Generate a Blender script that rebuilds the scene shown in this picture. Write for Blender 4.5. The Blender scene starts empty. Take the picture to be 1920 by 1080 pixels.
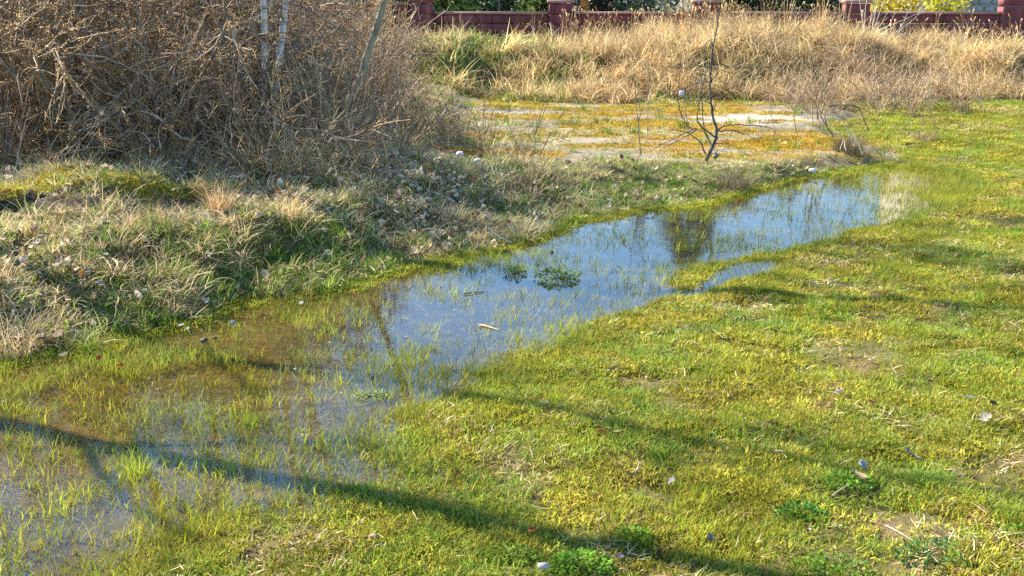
import bpy, math
import numpy as np
from mathutils import Vector

S = bpy.context.scene
COL = S.collection
RNG = np.random.default_rng(11)

# ------------------------------------------------------------------ camera, sky, sun, exposure
F_PX, CAM_H = 2133.0, 1.75
PITCH = math.atan(550.0 / F_PX)
cam_d = bpy.data.cameras.new("camera")
cam_d.sensor_width = 36.0
cam_d.lens = F_PX * 36.0 / 1920.0
cam_d.clip_start, cam_d.clip_end = 0.05, 3000.0
cam = bpy.data.objects.new("camera", cam_d)
cam.location = (0, 0, CAM_H)
cam.rotation_euler = (math.pi / 2 - PITCH, 0, 0)
COL.objects.link(cam)
S.camera = cam

SUN_DIR = Vector((-0.868, 0.497, 0.0)).normalized()
SUN_EL = math.radians(39.0)
w = bpy.data.worlds.new("World")
S.world = w
w.use_nodes = True
nt = w.node_tree
bg = nt.nodes["Background"]
sky = nt.nodes.new("ShaderNodeTexSky")
sky.sky_type = 'NISHITA'
sky.sun_disc = False
sky.sun_elevation = SUN_EL
sky.sun_rotation = math.atan2(SUN_DIR.x, SUN_DIR.y)
sky.air_density, sky.dust_density, sky.ozone_density = 1.4, 0.0, 9.0
nt.links.new(sky.outputs[0], bg.inputs[0])
bg.inputs[1].default_value = 0.115
sun_d = bpy.data.lights.new("sun", 'SUN')
sun_d.energy = 5.0
sun_d.angle = math.radians(0.53)
sun_d.color = (1.0, 0.91, 0.77)
sun = bpy.data.objects.new("sun", sun_d)
to_sun = Vector((SUN_DIR.x * math.cos(SUN_EL), SUN_DIR.y * math.cos(SUN_EL), math.sin(SUN_EL)))
sun.rotation_euler = to_sun.to_track_quat('Z', 'Y').to_euler()
sun.location = to_sun * 60
COL.objects.link(sun)
S.view_settings.view_transform = 'Standard'
S.view_settings.look = 'None'
S.view_settings.gamma = 1.0
S.view_settings.use_curve_mapping = False
S.view_settings.exposure = 1.86
S.render.engine = 'CYCLES'
S.cycles.max_bounces = 8
S.cycles.transparent_max_bounces = 12
S.cycles.use_denoising = False

# ------------------------------------------------------------------ pixel -> place helpers (photo measured once, everything stands in the world)
def ray(px, py):
    u, v = (px - 960) / F_PX, (540 - py) / F_PX
    return (u, math.cos(PITCH) + v * math.sin(PITCH), -math.sin(PITCH) + v * math.cos(PITCH))
def at_z(px, py, z=0.0):
    d = ray(px, py); t = (z - CAM_H) / d[2]
    return (d[0] * t, d[1] * t)
def at_y(px, py, Y):
    d = ray(px, py); t = Y / d[1]
    return (d[0] * t, Y, CAM_H + d[2] * t)

# ------------------------------------------------------------------ noise
def _hash(ix, iy, s):
    h = (ix.astype(np.int64) * 374761393 + iy.astype(np.int64) * 668265263 + s * 974634777) & 0xFFFFFFFF
    h = ((h ^ (h >> 13)) * 1274126177) & 0xFFFFFFFF
    h = h ^ (h >> 16)
    return (h & 0xFFFFFF) / float(0xFFFFFF)
def vnoise(x, y, s=0):
    x = np.asarray(x, float); y = np.asarray(y, float)
    xi, yi = np.floor(x), np.floor(y)
    fx, fy = x - xi, y - yi
    fx = fx * fx * (3 - 2 * fx); fy = fy * fy * (3 - 2 * fy)
    a, b = _hash(xi, yi, s), _hash(xi + 1, yi, s)
    c, d = _hash(xi, yi + 1, s), _hash(xi + 1, yi + 1, s)
    return (a * (1 - fx) + b * fx) * (1 - fy) + (c * (1 - fx) + d * fx) * fy
def fbm(x, y, f=1.0, o=4, s=0):
    r, a, t = 0.0, 1.0, 0.0
    for i in range(o):
        r = r + a * vnoise(np.asarray(x) * f + 17.3 * i, np.asarray(y) * f - 9.1 * i, s + i)
        t += a; a *= 0.5; f *= 2.0
    return r / t            # 0..1
def sstep(a, b, x):
    t = np.clip((x - a) / (b - a), 0, 1)
    return t * t * (3 - 2 * t)

# ------------------------------------------------------------------ shapes of the place
L_PX = [(-1500, 960), (-700, 800), (-300, 735), (0, 690), (60, 672), (150, 655), (300, 622), (430, 594), (560, 572), (660, 545), (750, 522),
        (830, 500), (950, 476), (1020, 455), (1090, 430), (1170, 412), (1250, 402), (1330, 396), (1385, 384), (1420, 362), (1500, 348), (1560, 338), (1640, 326), (1690, 312)]
SHORE = [at_z(px, py - (15 if py < 620 else 8)) for px, py in L_PX]
R_PX = [(1760, 322), (1850, 333), (1890, 348), (1810, 378), (1710, 410), (1620, 430), (1560, 452), (1480, 464), (1420, 474), (1360, 492), (1310, 520),
        (1290, 552), (1200, 588), (1120, 610), (1085, 648), (1010, 690), (920, 716), (880, 745), (850, 790), (860, 830), (875, 880), (850, 930),
        (720, 968), (600, 1000), (430, 1045), (300, 1085), (150, 1150), (-300, 1200), (-1200, 1250)]
POND = SHORE + [at_z(px, py + (8 if 400 < py < 760 else 2)) for px, py in R_PX]
POOL = [at_z(*p) for p in [(1275, 556), (1320, 528), (1380, 496), (1450, 486), (1478, 500), (1425, 516), (1360, 531), (1310, 552)]]
BACK = SHORE + [at_z(1705, 290, .05), at_z(1690, 274, .1), at_z(1600, 256, .12), at_z(1560, 236, .12), (5.0, 16.0), (6.0, 30), (-60, 30), (-60, 4)]

def poly_sdf(x, y, poly):                    # + inside
    x = np.asarray(x, float); y = np.asarray(y, float)
    d2 = np.full(x.shape, 1e18); ins = np.zeros(x.shape, bool)
    n = len(poly)
    for i in range(n):
        ax, ay = poly[i]; bx, by = poly[(i + 1) % n]
        ex, ey = bx - ax, by - ay
        t = np.clip(((x - ax) * ex + (y - ay) * ey) / (ex * ex + ey * ey + 1e-12), 0, 1)
        d2 = np.minimum(d2, (x - ax - t * ex) ** 2 + (y - ay - t * ey) ** 2)
        c = ((ay > y) != (by > y)) & (x < (bx - ax) * (y - ay) / (by - ay + 1e-12) + ax)
        ins ^= c
    d = np.sqrt(d2)
    return np.where(ins, d, -d)

RIDGE_X = np.array([-40, -14, -8, -3.5, -1.9, -0.9, -0.1, 0.4, 0.9, 1.4, 2.0, 2.8, 4.0, 5.6, 6.5, 7.4, 8.6, 9.4, 12, 40])
RIDGE_Z = np.array([.6, .6, .65, .70, .74, .90, .74, .80,   .66, .68, .76, .92, .96, .90, .64, .70, .74, .58, .6, .6])
FOOT_X = np.array([-40, -2.0, -1.2, 0.1, 0.8, 2.0, 4.0, 6.0, 9.0, 40])
FOOT_Y = np.array([18.0, 18.2, 18.4, 18.5, 18.0, 18.2, 18.3, 18.2, 18.4, 18.4])

def masks(x, y):
    wx = x + 0.34 * (fbm(x, y, 2.6, 3, 50) - .5); wy = y + 0.40 * (fbm(x, y, 2.6, 3, 60) - .5)
    pond = np.maximum(poly_sdf(wx, wy, POND), (poly_sdf(x, y, POOL) + .07) * 3.0)
    back = poly_sdf(wx, wy, BACK)
    return pond, back

def height(x, y, m=None, fine=True):
    x = np.asarray(x, float); y = np.asarray(y, float)
    pond, back = masks(x, y) if m is None else m
    n1 = fbm(x, y, 1.1, 3, 3) - .5
    n2 = fbm(x, y, 5.0, 3, 7) - .5
    n3 = fbm(x, y, 17.0, 2, 9) - .5
    n4 = fbm(x, y, 2.9, 2, 5) - .5
    # lawn and pond bed
    lawn = 0.006 + 0.070 * sstep(0.1, 3.5, -pond) + 0.05 * n1 * sstep(.2, 2.0, -pond) + 0.045 * n2 * sstep(0, .5, -pond) + .026 * n2 + 0.030 * n3
    shallow = 0.016 + 0.032 * sstep(4.4, 5.8, y) + .02 * sstep(7, 8.5, y)
    bed = -shallow * sstep(0.0, 0.45, pond) + 0.004 * (1 - sstep(0, .2, pond)) + 0.026 * n2 * (0.40 + .60 * (1 - sstep(4.2, 5.5, y))) + 0.008 * n3
    z = np.where(pond > 0, bed, lawn)
    # bank, berm, yard behind it
    hb = np.interp(x, [-6, -1.4, -0.2, 1.0, 1.8, 3.2, 4.2], [.37, .36, .30, .22, .15, .13, .10])
    wd = np.interp(x, [-3, -1.2, -.4, 0.6, 1.6, 2.4, 4], [.75, 1.0, 1.7, 1.8, .9, .35, .35])
    yard = sstep(9.9, 11.4, y - 0.25 * x) * sstep(-1.6, -0.2, x)
    top = hb * (1 - yard) + (0.135 + 0.02 * n1) * yard
    bank = top * sstep(0, 1, back / wd) + (0.16 * n2 + .17 * n4) * sstep(.05, .6, back) * (1 - yard) * np.interp(x, [-1, 1], [1, .4]) + 0.10 * n1 * sstep(.3, 1, back) * (1 - yard) + .05 * n3 * (1 - .7 * yard) * sstep(0, .2, back)
    # mossy ledge on the left bank
    led = (y - (7.15 + 0.62 * (x + 3.27)) + .25 * n2)
    bank = bank + 0.15 * sstep(-0.02, 0.13, led) * (1 - sstep(.5, 1.3, led)) * (1 - sstep(-2.7, -2.3, x + .3 * n2))
    z = np.where(back > 0, np.maximum(bank, z), z)
    # second edge at the right end of the berm
    # far lawn rises to the yard level
    far = sstep(11.0, 14.5, y) * (back <= 0)
    z = z + far * 0.06
    # mounds before the wall
    ft = np.interp(x, FOOT_X, FOOT_Y) + 0.7 * n1
    rz = np.interp(x, RIDGE_X, RIDGE_Z)
    k = sstep(0.0, 1.0, (y - ft) / 1.75)
    bump = .42 * np.exp(-(((x + .95) / .50) ** 2 + ((y - 19.5) / .55) ** 2)) * (1 - sstep(-.75, -.35, x)) + .16 * np.exp(-(((x - .05) / .3) ** 2 + ((y - 19.9) / .4) ** 2)) + .22 * np.exp(-(((x - 8.2) / .45) ** 2 + ((y - 19.3) / .5) ** 2)) * (1 - sstep(8.3, 8.7, x))
    z = z * (1 - k) + k * (rz + bump + 0.26 * (fbm(x, y, 1.3, 3, 21) - .5)) + k * (0.22 * n2 + .22 * n4)
    return z

# ------------------------------------------------------------------ mesh plumbing
def mesh_np(name, V, quads=None, tris=None, col=None, smooth=False):
    V = np.asarray(V, np.float32).reshape(-1, 3)
    me = bpy.data.meshes.new(name)
    me.vertices.add(len(V)); me.vertices.foreach_set("co", V.ravel())
    q = np.zeros((0, 4), np.int32) if quads is None else np.asarray(quads, np.int32).reshape(-1, 4)
    t = np.zeros((0, 3), np.int32) if tris is None else np.asarray(tris, np.int32).reshape(-1, 3)
    li = np.concatenate([q.ravel(), t.ravel()])
    me.loops.add(len(li)); me.loops.foreach_set("vertex_index", li)
    me.polygons.add(len(q) + len(t))
    ls = np.concatenate([np.arange(len(q)) * 4, len(q) * 4 + np.arange(len(t)) * 3]).astype(np.int32)
    me.polygons.foreach_set("loop_start", ls)
    if smooth:
        me.polygons.foreach_set("use_smooth", np.ones(len(q) + len(t), bool))
    if col is not None:
        a = me.color_attributes.new("bc", 'FLOAT_COLOR', 'POINT')
        c = np.ones((len(V), 4), np.float32); c[:, :3] = np.asarray(col, np.float32)
        a.data.foreach_set("color", c.ravel())
    me.update(calc_edges=True)
    return me

def link(name, me, mat=None, parent=None, loc=None):
    o = bpy.data.objects.new(name, me)
    if mat is not None and me is not None and len(me.materials) == 0:
        me.materials.append(mat)
    COL.objects.link(o)
    if parent is not None: o.parent = parent
    if loc is not None: o.location = loc
    return o
def tag(o, label=None, cat=None, group=None, kind=None):
    if label: o["label"] = label
    if cat: o["category"] = cat
    if group: o["group"] = group
    if kind: o["kind"] = kind
    return o
def empty(name, loc, label, cat, group=None, rz=0.0):
    o = bpy.data.objects.new(name, None)
    o.empty_display_size = 0.1
    o.location = loc; o.rotation_euler = (0, 0, rz)
    COL.objects.link(o)
    return tag(o, label, cat, group)
def copy_tree(o, parent=None):
    c = o.copy(); COL.objects.link(c)
    if parent is not None: c.parent = parent
    for ch in list(o.children): copy_tree(ch, c)
    return c

class MB:                                    # collects vertices and faces
    def __init__(s): s.v, s.q, s.t, s.c, s.n = [], [], [], [], 0
    def add(s, V, quads=None, tris=None, col=None):
        V = np.asarray(V, float).reshape(-1, 3)
        s.v.append(V)
        if quads is not None and len(quads): s.q.append(np.asarray(quads).reshape(-1, 4) + s.n)
        if tris is not None and len(tris): s.t.append(np.asarray(tris).reshape(-1, 3) + s.n)
        c = np.ones((len(V), 3)) if col is None else np.broadcast_to(np.asarray(col, float), (len(V), 3))
        s.c.append(c); s.n += len(V)
        return s
    def mesh(s, name, smooth=False):
        return mesh_np(name, np.concatenate(s.v), np.concatenate(s.q) if s.q else None, np.concatenate(s.t) if s.t else None, np.concatenate(s.c), smooth)

def box(mb, a, b, col=None, bev=0.0):
    (x0, y0, z0), (x1, y1, z1) = a, b
    if bev <= 0:
        V = [(x0, y0, z0), (x1, y0, z0), (x1, y1, z0), (x0, y1, z0), (x0, y0, z1), (x1, y0, z1), (x1, y1, z1), (x0, y1, z1)]
        mb.add(V, [(0, 3, 2, 1), (4, 5, 6, 7), (0, 1, 5, 4), (1, 2, 6, 5), (2, 3, 7, 6), (3, 0, 4, 7)], None, col)
    else:                                     # chamfered front and back edges
        e = bev
        def ring(y, d): return [(x0 + d, y, z0 + d), (x1 - d, y, z0 + d), (x1 - d, y, z1 - d), (x0 + d, y, z1 - d)]
        V = ring(y0, e) + ring(y0 + e, 0) + ring(y1 - e, 0) + ring(y1, e)
        Q = [(0, 1, 2, 3), (15, 14, 13, 12)]
        for k in range(3):
            for i in range(4):
                j = (i + 1) % 4
                Q.append((4 * k + i, 4 * k + 4 + i, 4 * k + 4 + j, 4 * k + j))
        mb.add(V, Q, None, col)

def tubes(mb, P, R, sides=3, col=None):
    """P (M,N,3) polylines, R (M,N) radii."""
    P = np.asarray(P, float); R = np.asarray(R, float)
    if P.ndim == 2: P, R = P[None], R[None]
    M, N, _ = P.shape
    T = np.empty_like(P)
    T[:, 1:-1] = P[:, 2:] - P[:, :-2]; T[:, 0] = P[:, 1] - P[:, 0]; T[:, -1] = P[:, -1] - P[:, -2]
    T /= np.linalg.norm(T, axis=2, keepdims=True) + 1e-9
    ref = np.array([0.31, 0.17, 0.93]); ref2 = np.array([0.95, -0.2, 0.1])
    main = np.abs((P[:, -1] - P[:, 0]) @ ref) / (np.linalg.norm(P[:, -1] - P[:, 0], axis=1) + 1e-9)
    rf = np.where((main > .85)[:, None], ref2, ref)[:, None, :]
    A = np.cross(T, np.broadcast_to(rf, T.shape)); A /= np.linalg.norm(A, axis=2, keepdims=True) + 1e-9
    B = np.cross(T, A)
    an = np.arange(sides) / sides * 2 * math.pi
    V = P[:, :, None, :] + R[:, :, None, None] * (np.cos(an)[None, None, :, None] * A[:, :, None, :] + np.sin(an)[None, None, :, None] * B[:, :, None, :])
    idx = np.arange(M * N * sides).reshape(M, N, sides)
    a = idx[:, :-1, :]; b = np.roll(idx, -1, 2)[:, :-1, :]; c = np.roll(idx, -1, 2)[:, 1:, :]; d = idx[:, 1:, :]
    Q = np.stack([a, b, c, d], -1).reshape(-1, 4)
    cc = None
    if col is not None:
        cc = np.asarray(col, float)
        if cc.ndim == 2: cc = np.repeat(cc, N * sides, 0)
    mb.add(V.reshape(-1, 3), Q, None, cc)

def nrm(v): return v / (np.linalg.norm(v, axis=-1, keepdims=True) + 1e-9)
def grow(Sp, D, Ln, N, wig, up, rng):
    M = len(Sp)
    P = np.empty((M, N, 3)); P[:, 0] = Sp; d = nrm(np.asarray(D, float).copy())
    st = (np.asarray(Ln) / (N - 1))[:, None]
    for i in range(1, N):
        d = d + rng.normal(0, wig, (M, 3)); d[:, 2] += up; d = nrm(d)
        P[:, i] = P[:, i - 1] + d * st
    return P
def spawn(P, n, t0, t1, ang, rng, spread=.3):
    M, N, _ = P.shape
    par = np.repeat(np.arange(M), n)
    t = rng.uniform(t0, t1, M * n) * (N - 1)
    i = np.minimum(t.astype(int), N - 2); f = (t - i)[:, None]
    a, b = P[par, i], P[par, i + 1]
    tan = nrm(b - a)
    r = nrm(rng.normal(0, 1, (M * n, 3)))
    perp = nrm(np.cross(tan, r))
    th = ang + rng.normal(0, spread, M * n)
    D = tan * np.cos(th)[:, None] + perp * np.sin(th)[:, None]
    return a + (b - a) * f, D, par, t / (N - 1)
def taper(M, N, r0, r1):
    r0 = np.broadcast_to(np.asarray(r0, float), (M,)); r1 = np.broadcast_to(np.asarray(r1, float), (M,))
    return r0[:, None] + (r1 - r0)[:, None] * np.linspace(0, 1, N)[None]

# ------------------------------------------------------------------ materials
def new_mat(name):
    m = bpy.data.materials.new(name); m.use_nodes = True
    t = m.node_tree; t.nodes.clear()
    return m, t, t.nodes.new, t.links.new
def ramp(nd, stops):
    cr = nd.color_ramp
    while len(cr.elements) < len(stops): cr.elements.new(0.5)
    for e, (p, c) in zip(cr.elements, stops):
        e.position = p; e.color = (*c, 1) if len(c) == 3 else c

def leaf_mat(name, trans=0.4, hue_amp=0.04, val_amp=0.35, patch=1.2, patch_amp=0.35, rough=.6, spec=.12, patch_tint=None):
    """Plant blades: own colour attribute, varied per tuft and by patches over the ground, thin enough to let light through."""
    m, t, N, L = new_mat(name)
    at = N("ShaderNodeAttribute"); at.attribute_name = "bc"
    oi = N("ShaderNodeObjectInfo")
    geo = N("ShaderNodeNewGeometry")
    nz = N("ShaderNodeTexNoise"); nz.inputs["Scale"].default_value = patch; nz.inputs["Detail"].default_value = 3
    L(geo.outputs["Position"], nz.inputs["Vector"])
    hs = N("ShaderNodeHueSaturation")
    mr = N("ShaderNodeMapRange"); mr.inputs["To Min"].default_value = .5 - hue_amp; mr.inputs["To Max"].default_value = .5 + hue_amp
    L(oi.outputs["Random"], mr.inputs["Value"]); L(mr.outputs[0], hs.inputs["Hue"])
    ma = N("ShaderNodeMath"); ma.operation = 'MULTIPLY'; ma.inputs[1].default_value = 7.31; L(oi.outputs["Random"], ma.inputs[0])
    fr = N("ShaderNodeMath"); fr.operation = 'FRACT'; L(ma.outputs[0], fr.inputs[0])
    mv = N("ShaderNodeMapRange"); mv.inputs["To Min"].default_value = 1 - val_amp; mv.inputs["To Max"].default_value = 1 + val_amp
    L(fr.outputs[0], mv.inputs["Value"])
    mp = N("ShaderNodeMapRange"); mp.inputs["From Min"].default_value = .3; mp.inputs["From Max"].default_value = .7
    mp.inputs["To Min"].default_value = 1 - patch_amp; mp.inputs["To Max"].default_value = 1 + patch_amp
    L(nz.outputs["Fac"], mp.inputs["Value"])
    mm = N("ShaderNodeMath"); mm.operation = 'MULTIPLY'; L(mv.outputs[0], mm.inputs[0]); L(mp.outputs[0], mm.inputs[1])
    L(mm.outputs[0], hs.inputs["Value"]); 
    src = at.outputs["Color"]
    if patch_tint is not None:
        nz2 = N("ShaderNodeTexNoise"); nz2.inputs["Scale"].default_value = patch * .6; nz2.inputs["Detail"].default_value = 4
        ad = N("ShaderNodeVectorMath"); ad.inputs[1].default_value = (31, 7, 3); L(geo.outputs["Position"], ad.inputs[0]); L(ad.outputs[0], nz2.inputs["Vector"])
        mt = N("ShaderNodeMapRange"); mt.inputs["From Min"].default_value = .42; mt.inputs["From Max"].default_value = .66; mt.inputs["To Max"].default_value = .68
        L(nz2.outputs["Fac"], mt.inputs["Value"])
        mx = N("ShaderNodeMix"); mx.data_type = 'RGBA'; L(mt.outputs[0], mx.inputs["Factor"]); L(src, mx.inputs["A"]); mx.inputs["B"].default_value = (*patch_tint, 1)
        src = mx.outputs["Result"]
    L(src, hs.inputs["Color"])
    df = N("ShaderNodeBsdfDiffuse"); tr = N("ShaderNodeBsdfTranslucent"); gl = N("ShaderNodeBsdfGlossy"); gl.inputs["Roughness"].default_value = rough
    gl.inputs["Color"].default_value = (.9, .9, .9, 1)
    L(hs.outputs[0], df.inputs[0]); L(hs.outputs[0], tr.inputs[0])
    m1 = N("ShaderNodeMixShader"); m1.inputs[0].default_value = trans; L(df.outputs[0], m1.inputs[1]); L(tr.outputs[0], m1.inputs[2])
    m2 = N("ShaderNodeMixShader"); m2.inputs[0].default_value = spec * .35; L(m1.outputs[0], m2.inputs[1]); L(gl.outputs[0], m2.inputs[2])
    out = N("ShaderNodeOutputMaterial"); L(m2.outputs[0], out.inputs[0])
    return m

def bark_mat(name, c0, c1, scale=30, zstretch=.2, rough=.85, use_attr=False):
    m, t, N, L = new_mat(name)
    tc = N("ShaderNodeTexCoord"); mp = N("ShaderNodeMapping"); mp.inputs["Scale"].default_value = (1, 1, zstretch)
    nz = N("ShaderNodeTexNoise"); nz.inputs["Scale"].default_value = scale; nz.inputs["Detail"].default_value = 5
    L(tc.outputs["Object"], mp.inputs[0]); L(mp.outputs[0], nz.inputs["Vector"])
    rp = N("ShaderNodeValToRGB"); ramp(rp, [(.32, c0), (.68, c1)]); L(nz.outputs["Fac"], rp.inputs[0])
    bs = N("ShaderNodeBsdfPrincipled"); bs.inputs["Roughness"].default_value = rough
    src = rp.outputs[0]
    if use_attr:
        at = N("ShaderNodeAttribute"); at.attribute_name = "bc"
        mx = N("ShaderNodeMix"); mx.data_type = 'RGBA'; mx.blend_type = 'MULTIPLY'; mx.inputs["Factor"].default_value = 1
        L(src, mx.inputs["A"]); L(at.outputs["Color"], mx.inputs["B"]); src = mx.outputs["Result"]
    L(src, bs.inputs["Base Color"])
    bp = N("ShaderNodeBump"); bp.inputs["Strength"].default_value = .4; bp.inputs["Distance"].default_value = .01
    L(nz.outputs["Fac"], bp.inputs["Height"]); L(bp.outputs[0], bs.inputs["Normal"])
    out = N("ShaderNodeOutputMaterial"); L(bs.outputs[0], out.inputs[0])
    return m

M_lawn = leaf_mat("grass_blades", .50, .025, .30, 1.6, .25, spec=.04, patch_tint=(.36, .35, .02))
M_moss = leaf_mat("moss_blades", .40, .03, .35, 2.2, .3, spec=.02)
M_straw = leaf_mat("straw_blades", .35, .02, .40, 2.0, .3, spec=.02)
M_bank = leaf_mat("bank_grass_blades", .45, .03, .35, 1.5, .3, spec=.03)
M_reed = leaf_mat("tall_dry_grass_blades", .45, .02, .35, 1.1, .3, spec=.02)
M_leaf = leaf_mat("dead_leaf", .30, .02, .35, 1, .1, .7, .015)
M_stem = leaf_mat("dry_stems", .15, .02, .35, 1.2, .25)
M_weed = leaf_mat("weed_leaves", .45, .03, .3, 6, .25, .6, .03)
M_needle = leaf_mat("needles", .2, .02, .25, .8, .25)
M_twig = bark_mat("grey_brown_bark", (.125, .093, .065), (.39, .31, .225), 14, 1, use_attr=True)
M_dark = bark_mat("dark_bark", (.035, .03, .025), (.13, .11, .09), 25, .3, use_attr=True)
M_pale = bark_mat("pale_twig_bark", (.35, .30, .24), (.62, .56, .48), 20, .3, use_attr=True)
M_olive = bark_mat("olive_bark", (.14, .12, .07), (.32, .27, .17), 22, .25, use_attr=True)

def birch_mat():
    m, t, N, L = new_mat("birch_bark")
    tc = N("ShaderNodeTexCoord"); mp = N("ShaderNodeMapping"); mp.inputs["Scale"].default_value = (6, 6, 26)
    nz = N("ShaderNodeTexNoise"); nz.inputs["Scale"].default_value = 1; nz.inputs["Detail"].default_value = 4
    L(tc.outputs["Object"], mp.inputs[0]); L(mp.outputs[0], nz.inputs["Vector"])
    rp = N("ShaderNodeValToRGB"); ramp(rp, [(.30, (.05, .045, .04)), (.40, (.38, .34, .29)), (.62, (.56, .53, .47))]); L(nz.outputs["Fac"], rp.inputs[0])
    bs = N("ShaderNodeBsdfPrincipled"); bs.inputs["Roughness"].default_value = .6; L(rp.outputs[0], bs.inputs["Base Color"])
    out = N("ShaderNodeOutputMaterial"); L(bs.outputs[0], out.inputs[0])
    return m
M_birch = birch_mat()

def plain(name, c, rough=.8, c2=None, scale=8, bump=.0, attr=False):
    m, t, N, L = new_mat(name)
    bs = N("ShaderNodeBsdfPrincipled"); bs.inputs["Roughness"].default_value = rough
    geo = N("ShaderNodeNewGeometry")
    nz = N("ShaderNodeTexNoise"); nz.inputs["Scale"].default_value = scale; nz.inputs["Detail"].default_value = 6
    L(geo.outputs["Position"], nz.inputs["Vector"])
    rp = N("ShaderNodeValToRGB"); ramp(rp, [(.3, c), (.7, c2 or c)]); L(nz.outputs["Fac"], rp.inputs[0])
    src = rp.outputs[0]
    if attr:
        at = N("ShaderNodeAttribute"); at.attribute_name = "bc"
        mx = N("ShaderNodeMix"); mx.data_type = 'RGBA'; mx.blend_type = 'MULTIPLY'; mx.inputs["Factor"].default_value = 1
        L(src, mx.inputs["A"]); L(at.outputs["Color"], mx.inputs["B"]); src = mx.outputs["Result"]
    L(src, bs.inputs["Base Color"])
    if bump:
        bp = N("ShaderNodeBump"); bp.inputs["Strength"].default_value = bump; bp.inputs["Distance"].default_value = .02
        L(nz.outputs["Fac"], bp.inputs["Height"]); L(bp.outputs[0], bs.inputs["Normal"])
    out = N("ShaderNodeOutputMaterial"); L(bs.outputs[0], out.inputs[0])
    return m
M_berry = plain("old_berries", (.40, .16, .008), .5, (.55, .28, .014), 40, attr=True)

def wall_mat():
    m, t, N, L = new_mat("red_stained_concrete")
    geo = N("ShaderNodeNewGeometry")
    oi = N("ShaderNodeObjectInfo")
    nz = N("ShaderNodeTexNoise"); nz.inputs["Scale"].default_value = 3.0; nz.inputs["Detail"].default_value = 8
    mp = N("ShaderNodeMapping"); mp.inputs["Scale"].default_value = (2.5, 1, .5)
    L(geo.outputs["Position"], mp.inputs[0]); L(mp.outputs[0], nz.inputs["Vector"])
    rp = N("ShaderNodeValToRGB"); ramp(rp, [(.30, (.075, .018, .019)), (.52, (.15, .034, .034)), (.72, (.25, .085, .07))])
    L(nz.outputs["Fac"], rp.inputs[0])
    hs = N("ShaderNodeHueSaturation"); mv = N("ShaderNodeMapRange"); mv.inputs["To Min"].default_value = .8; mv.inputs["To Max"].default_value = 1.2
    L(oi.outputs["Random"], mv.inputs["Value"]); L(mv.outputs[0], hs.inputs["Value"]); L(rp.outputs[0], hs.inputs["Color"])
    n2 = N("ShaderNodeTexNoise"); n2.inputs["Scale"].default_value = 60; L(geo.outputs["Position"], n2.inputs["Vector"])
    bp = N("ShaderNodeBump"); bp.inputs["Strength"].default_value = .4; bp.inputs["Distance"].default_value = .004; L(n2.outputs["Fac"], bp.inputs["Height"])
    bs = N("ShaderNodeBsdfPrincipled"); bs.inputs["Roughness"].default_value = .85
    L(hs.outputs[0], bs.inputs["Base Color"]); L(bp.outputs[0], bs.inputs["Normal"])
    out = N("ShaderNodeOutputMaterial"); L(bs.outputs[0], out.inputs[0])
    return m
M_wall = wall_mat()
M_cope = plain("coping_concrete", (.24, .105, .085), .8, (.34, .18, .14), 5, .2)

def ground_mat():
    m, t, N, L = new_mat("ground_soil_moss")
    at = N("ShaderNodeAttribute"); at.attribute_name = "bc"
    geo = N("ShaderNodeNewGeometry")
    n1 = N("ShaderNodeTexNoise"); n1.inputs["Scale"].default_value = 28; n1.inputs["Detail"].default_value = 6; n1.inputs["Roughness"].default_value = .7
    L(geo.outputs["Position"], n1.inputs["Vector"])
    n2 = N("ShaderNodeTexNoise"); n2.inputs["Scale"].default_value = 170; n2.inputs["Detail"].default_value = 3
    L(geo.outputs["Position"], n2.inputs["Vector"])
    mv = N("ShaderNodeMapRange"); mv.inputs["From Min"].default_value = .3; mv.inputs["From Max"].default_value = .7; mv.inputs["To Min"].default_value = .55; mv.inputs["To Max"].default_value = 1.4
    L(n1.outputs["Fac"], mv.inputs["Value"])
    m2 = N("ShaderNodeMapRange"); m2.inputs["From Min"].default_value = .3; m2.inputs["From Max"].default_value = .7; m2.inputs["To Min"].default_value = .7; m2.inputs["To Max"].default_value = 1.3
    L(n2.outputs["Fac"], m2.inputs["Value"])
    mm = N("ShaderNodeMath"); mm.operation = 'MULTIPLY'; L(mv.outputs[0], mm.inputs[0]); L(m2.outputs[0], mm.inputs[1])
    hs = N("ShaderNodeHueSaturation"); L(at.outputs["Color"], hs.inputs["Color"]); L(mm.outputs[0], hs.inputs["Value"])
    bs = N("ShaderNodeBsdfPrincipled"); bs.inputs["Roughness"].default_value = .9; bs.inputs["Specular IOR Level"].default_value = .2
    L(hs.outputs[0], bs.inputs["Base Color"])
    ad = N("ShaderNodeMath"); ad.operation = 'ADD'; L(n1.outputs["Fac"], ad.inputs[0]); L(n2.outputs["Fac"], ad.inputs[1])
    bp = N("ShaderNodeBump"); bp.inputs["Strength"].default_value = .7; bp.inputs["Distance"].default_value = .012
    L(ad.outputs[0], bp.inputs["Height"]); L(bp.outputs[0], bs.inputs["Normal"])
    out = N("ShaderNodeOutputMaterial"); L(bs.outputs[0], out.inputs[0])
    return m
M_ground = ground_mat()

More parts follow.
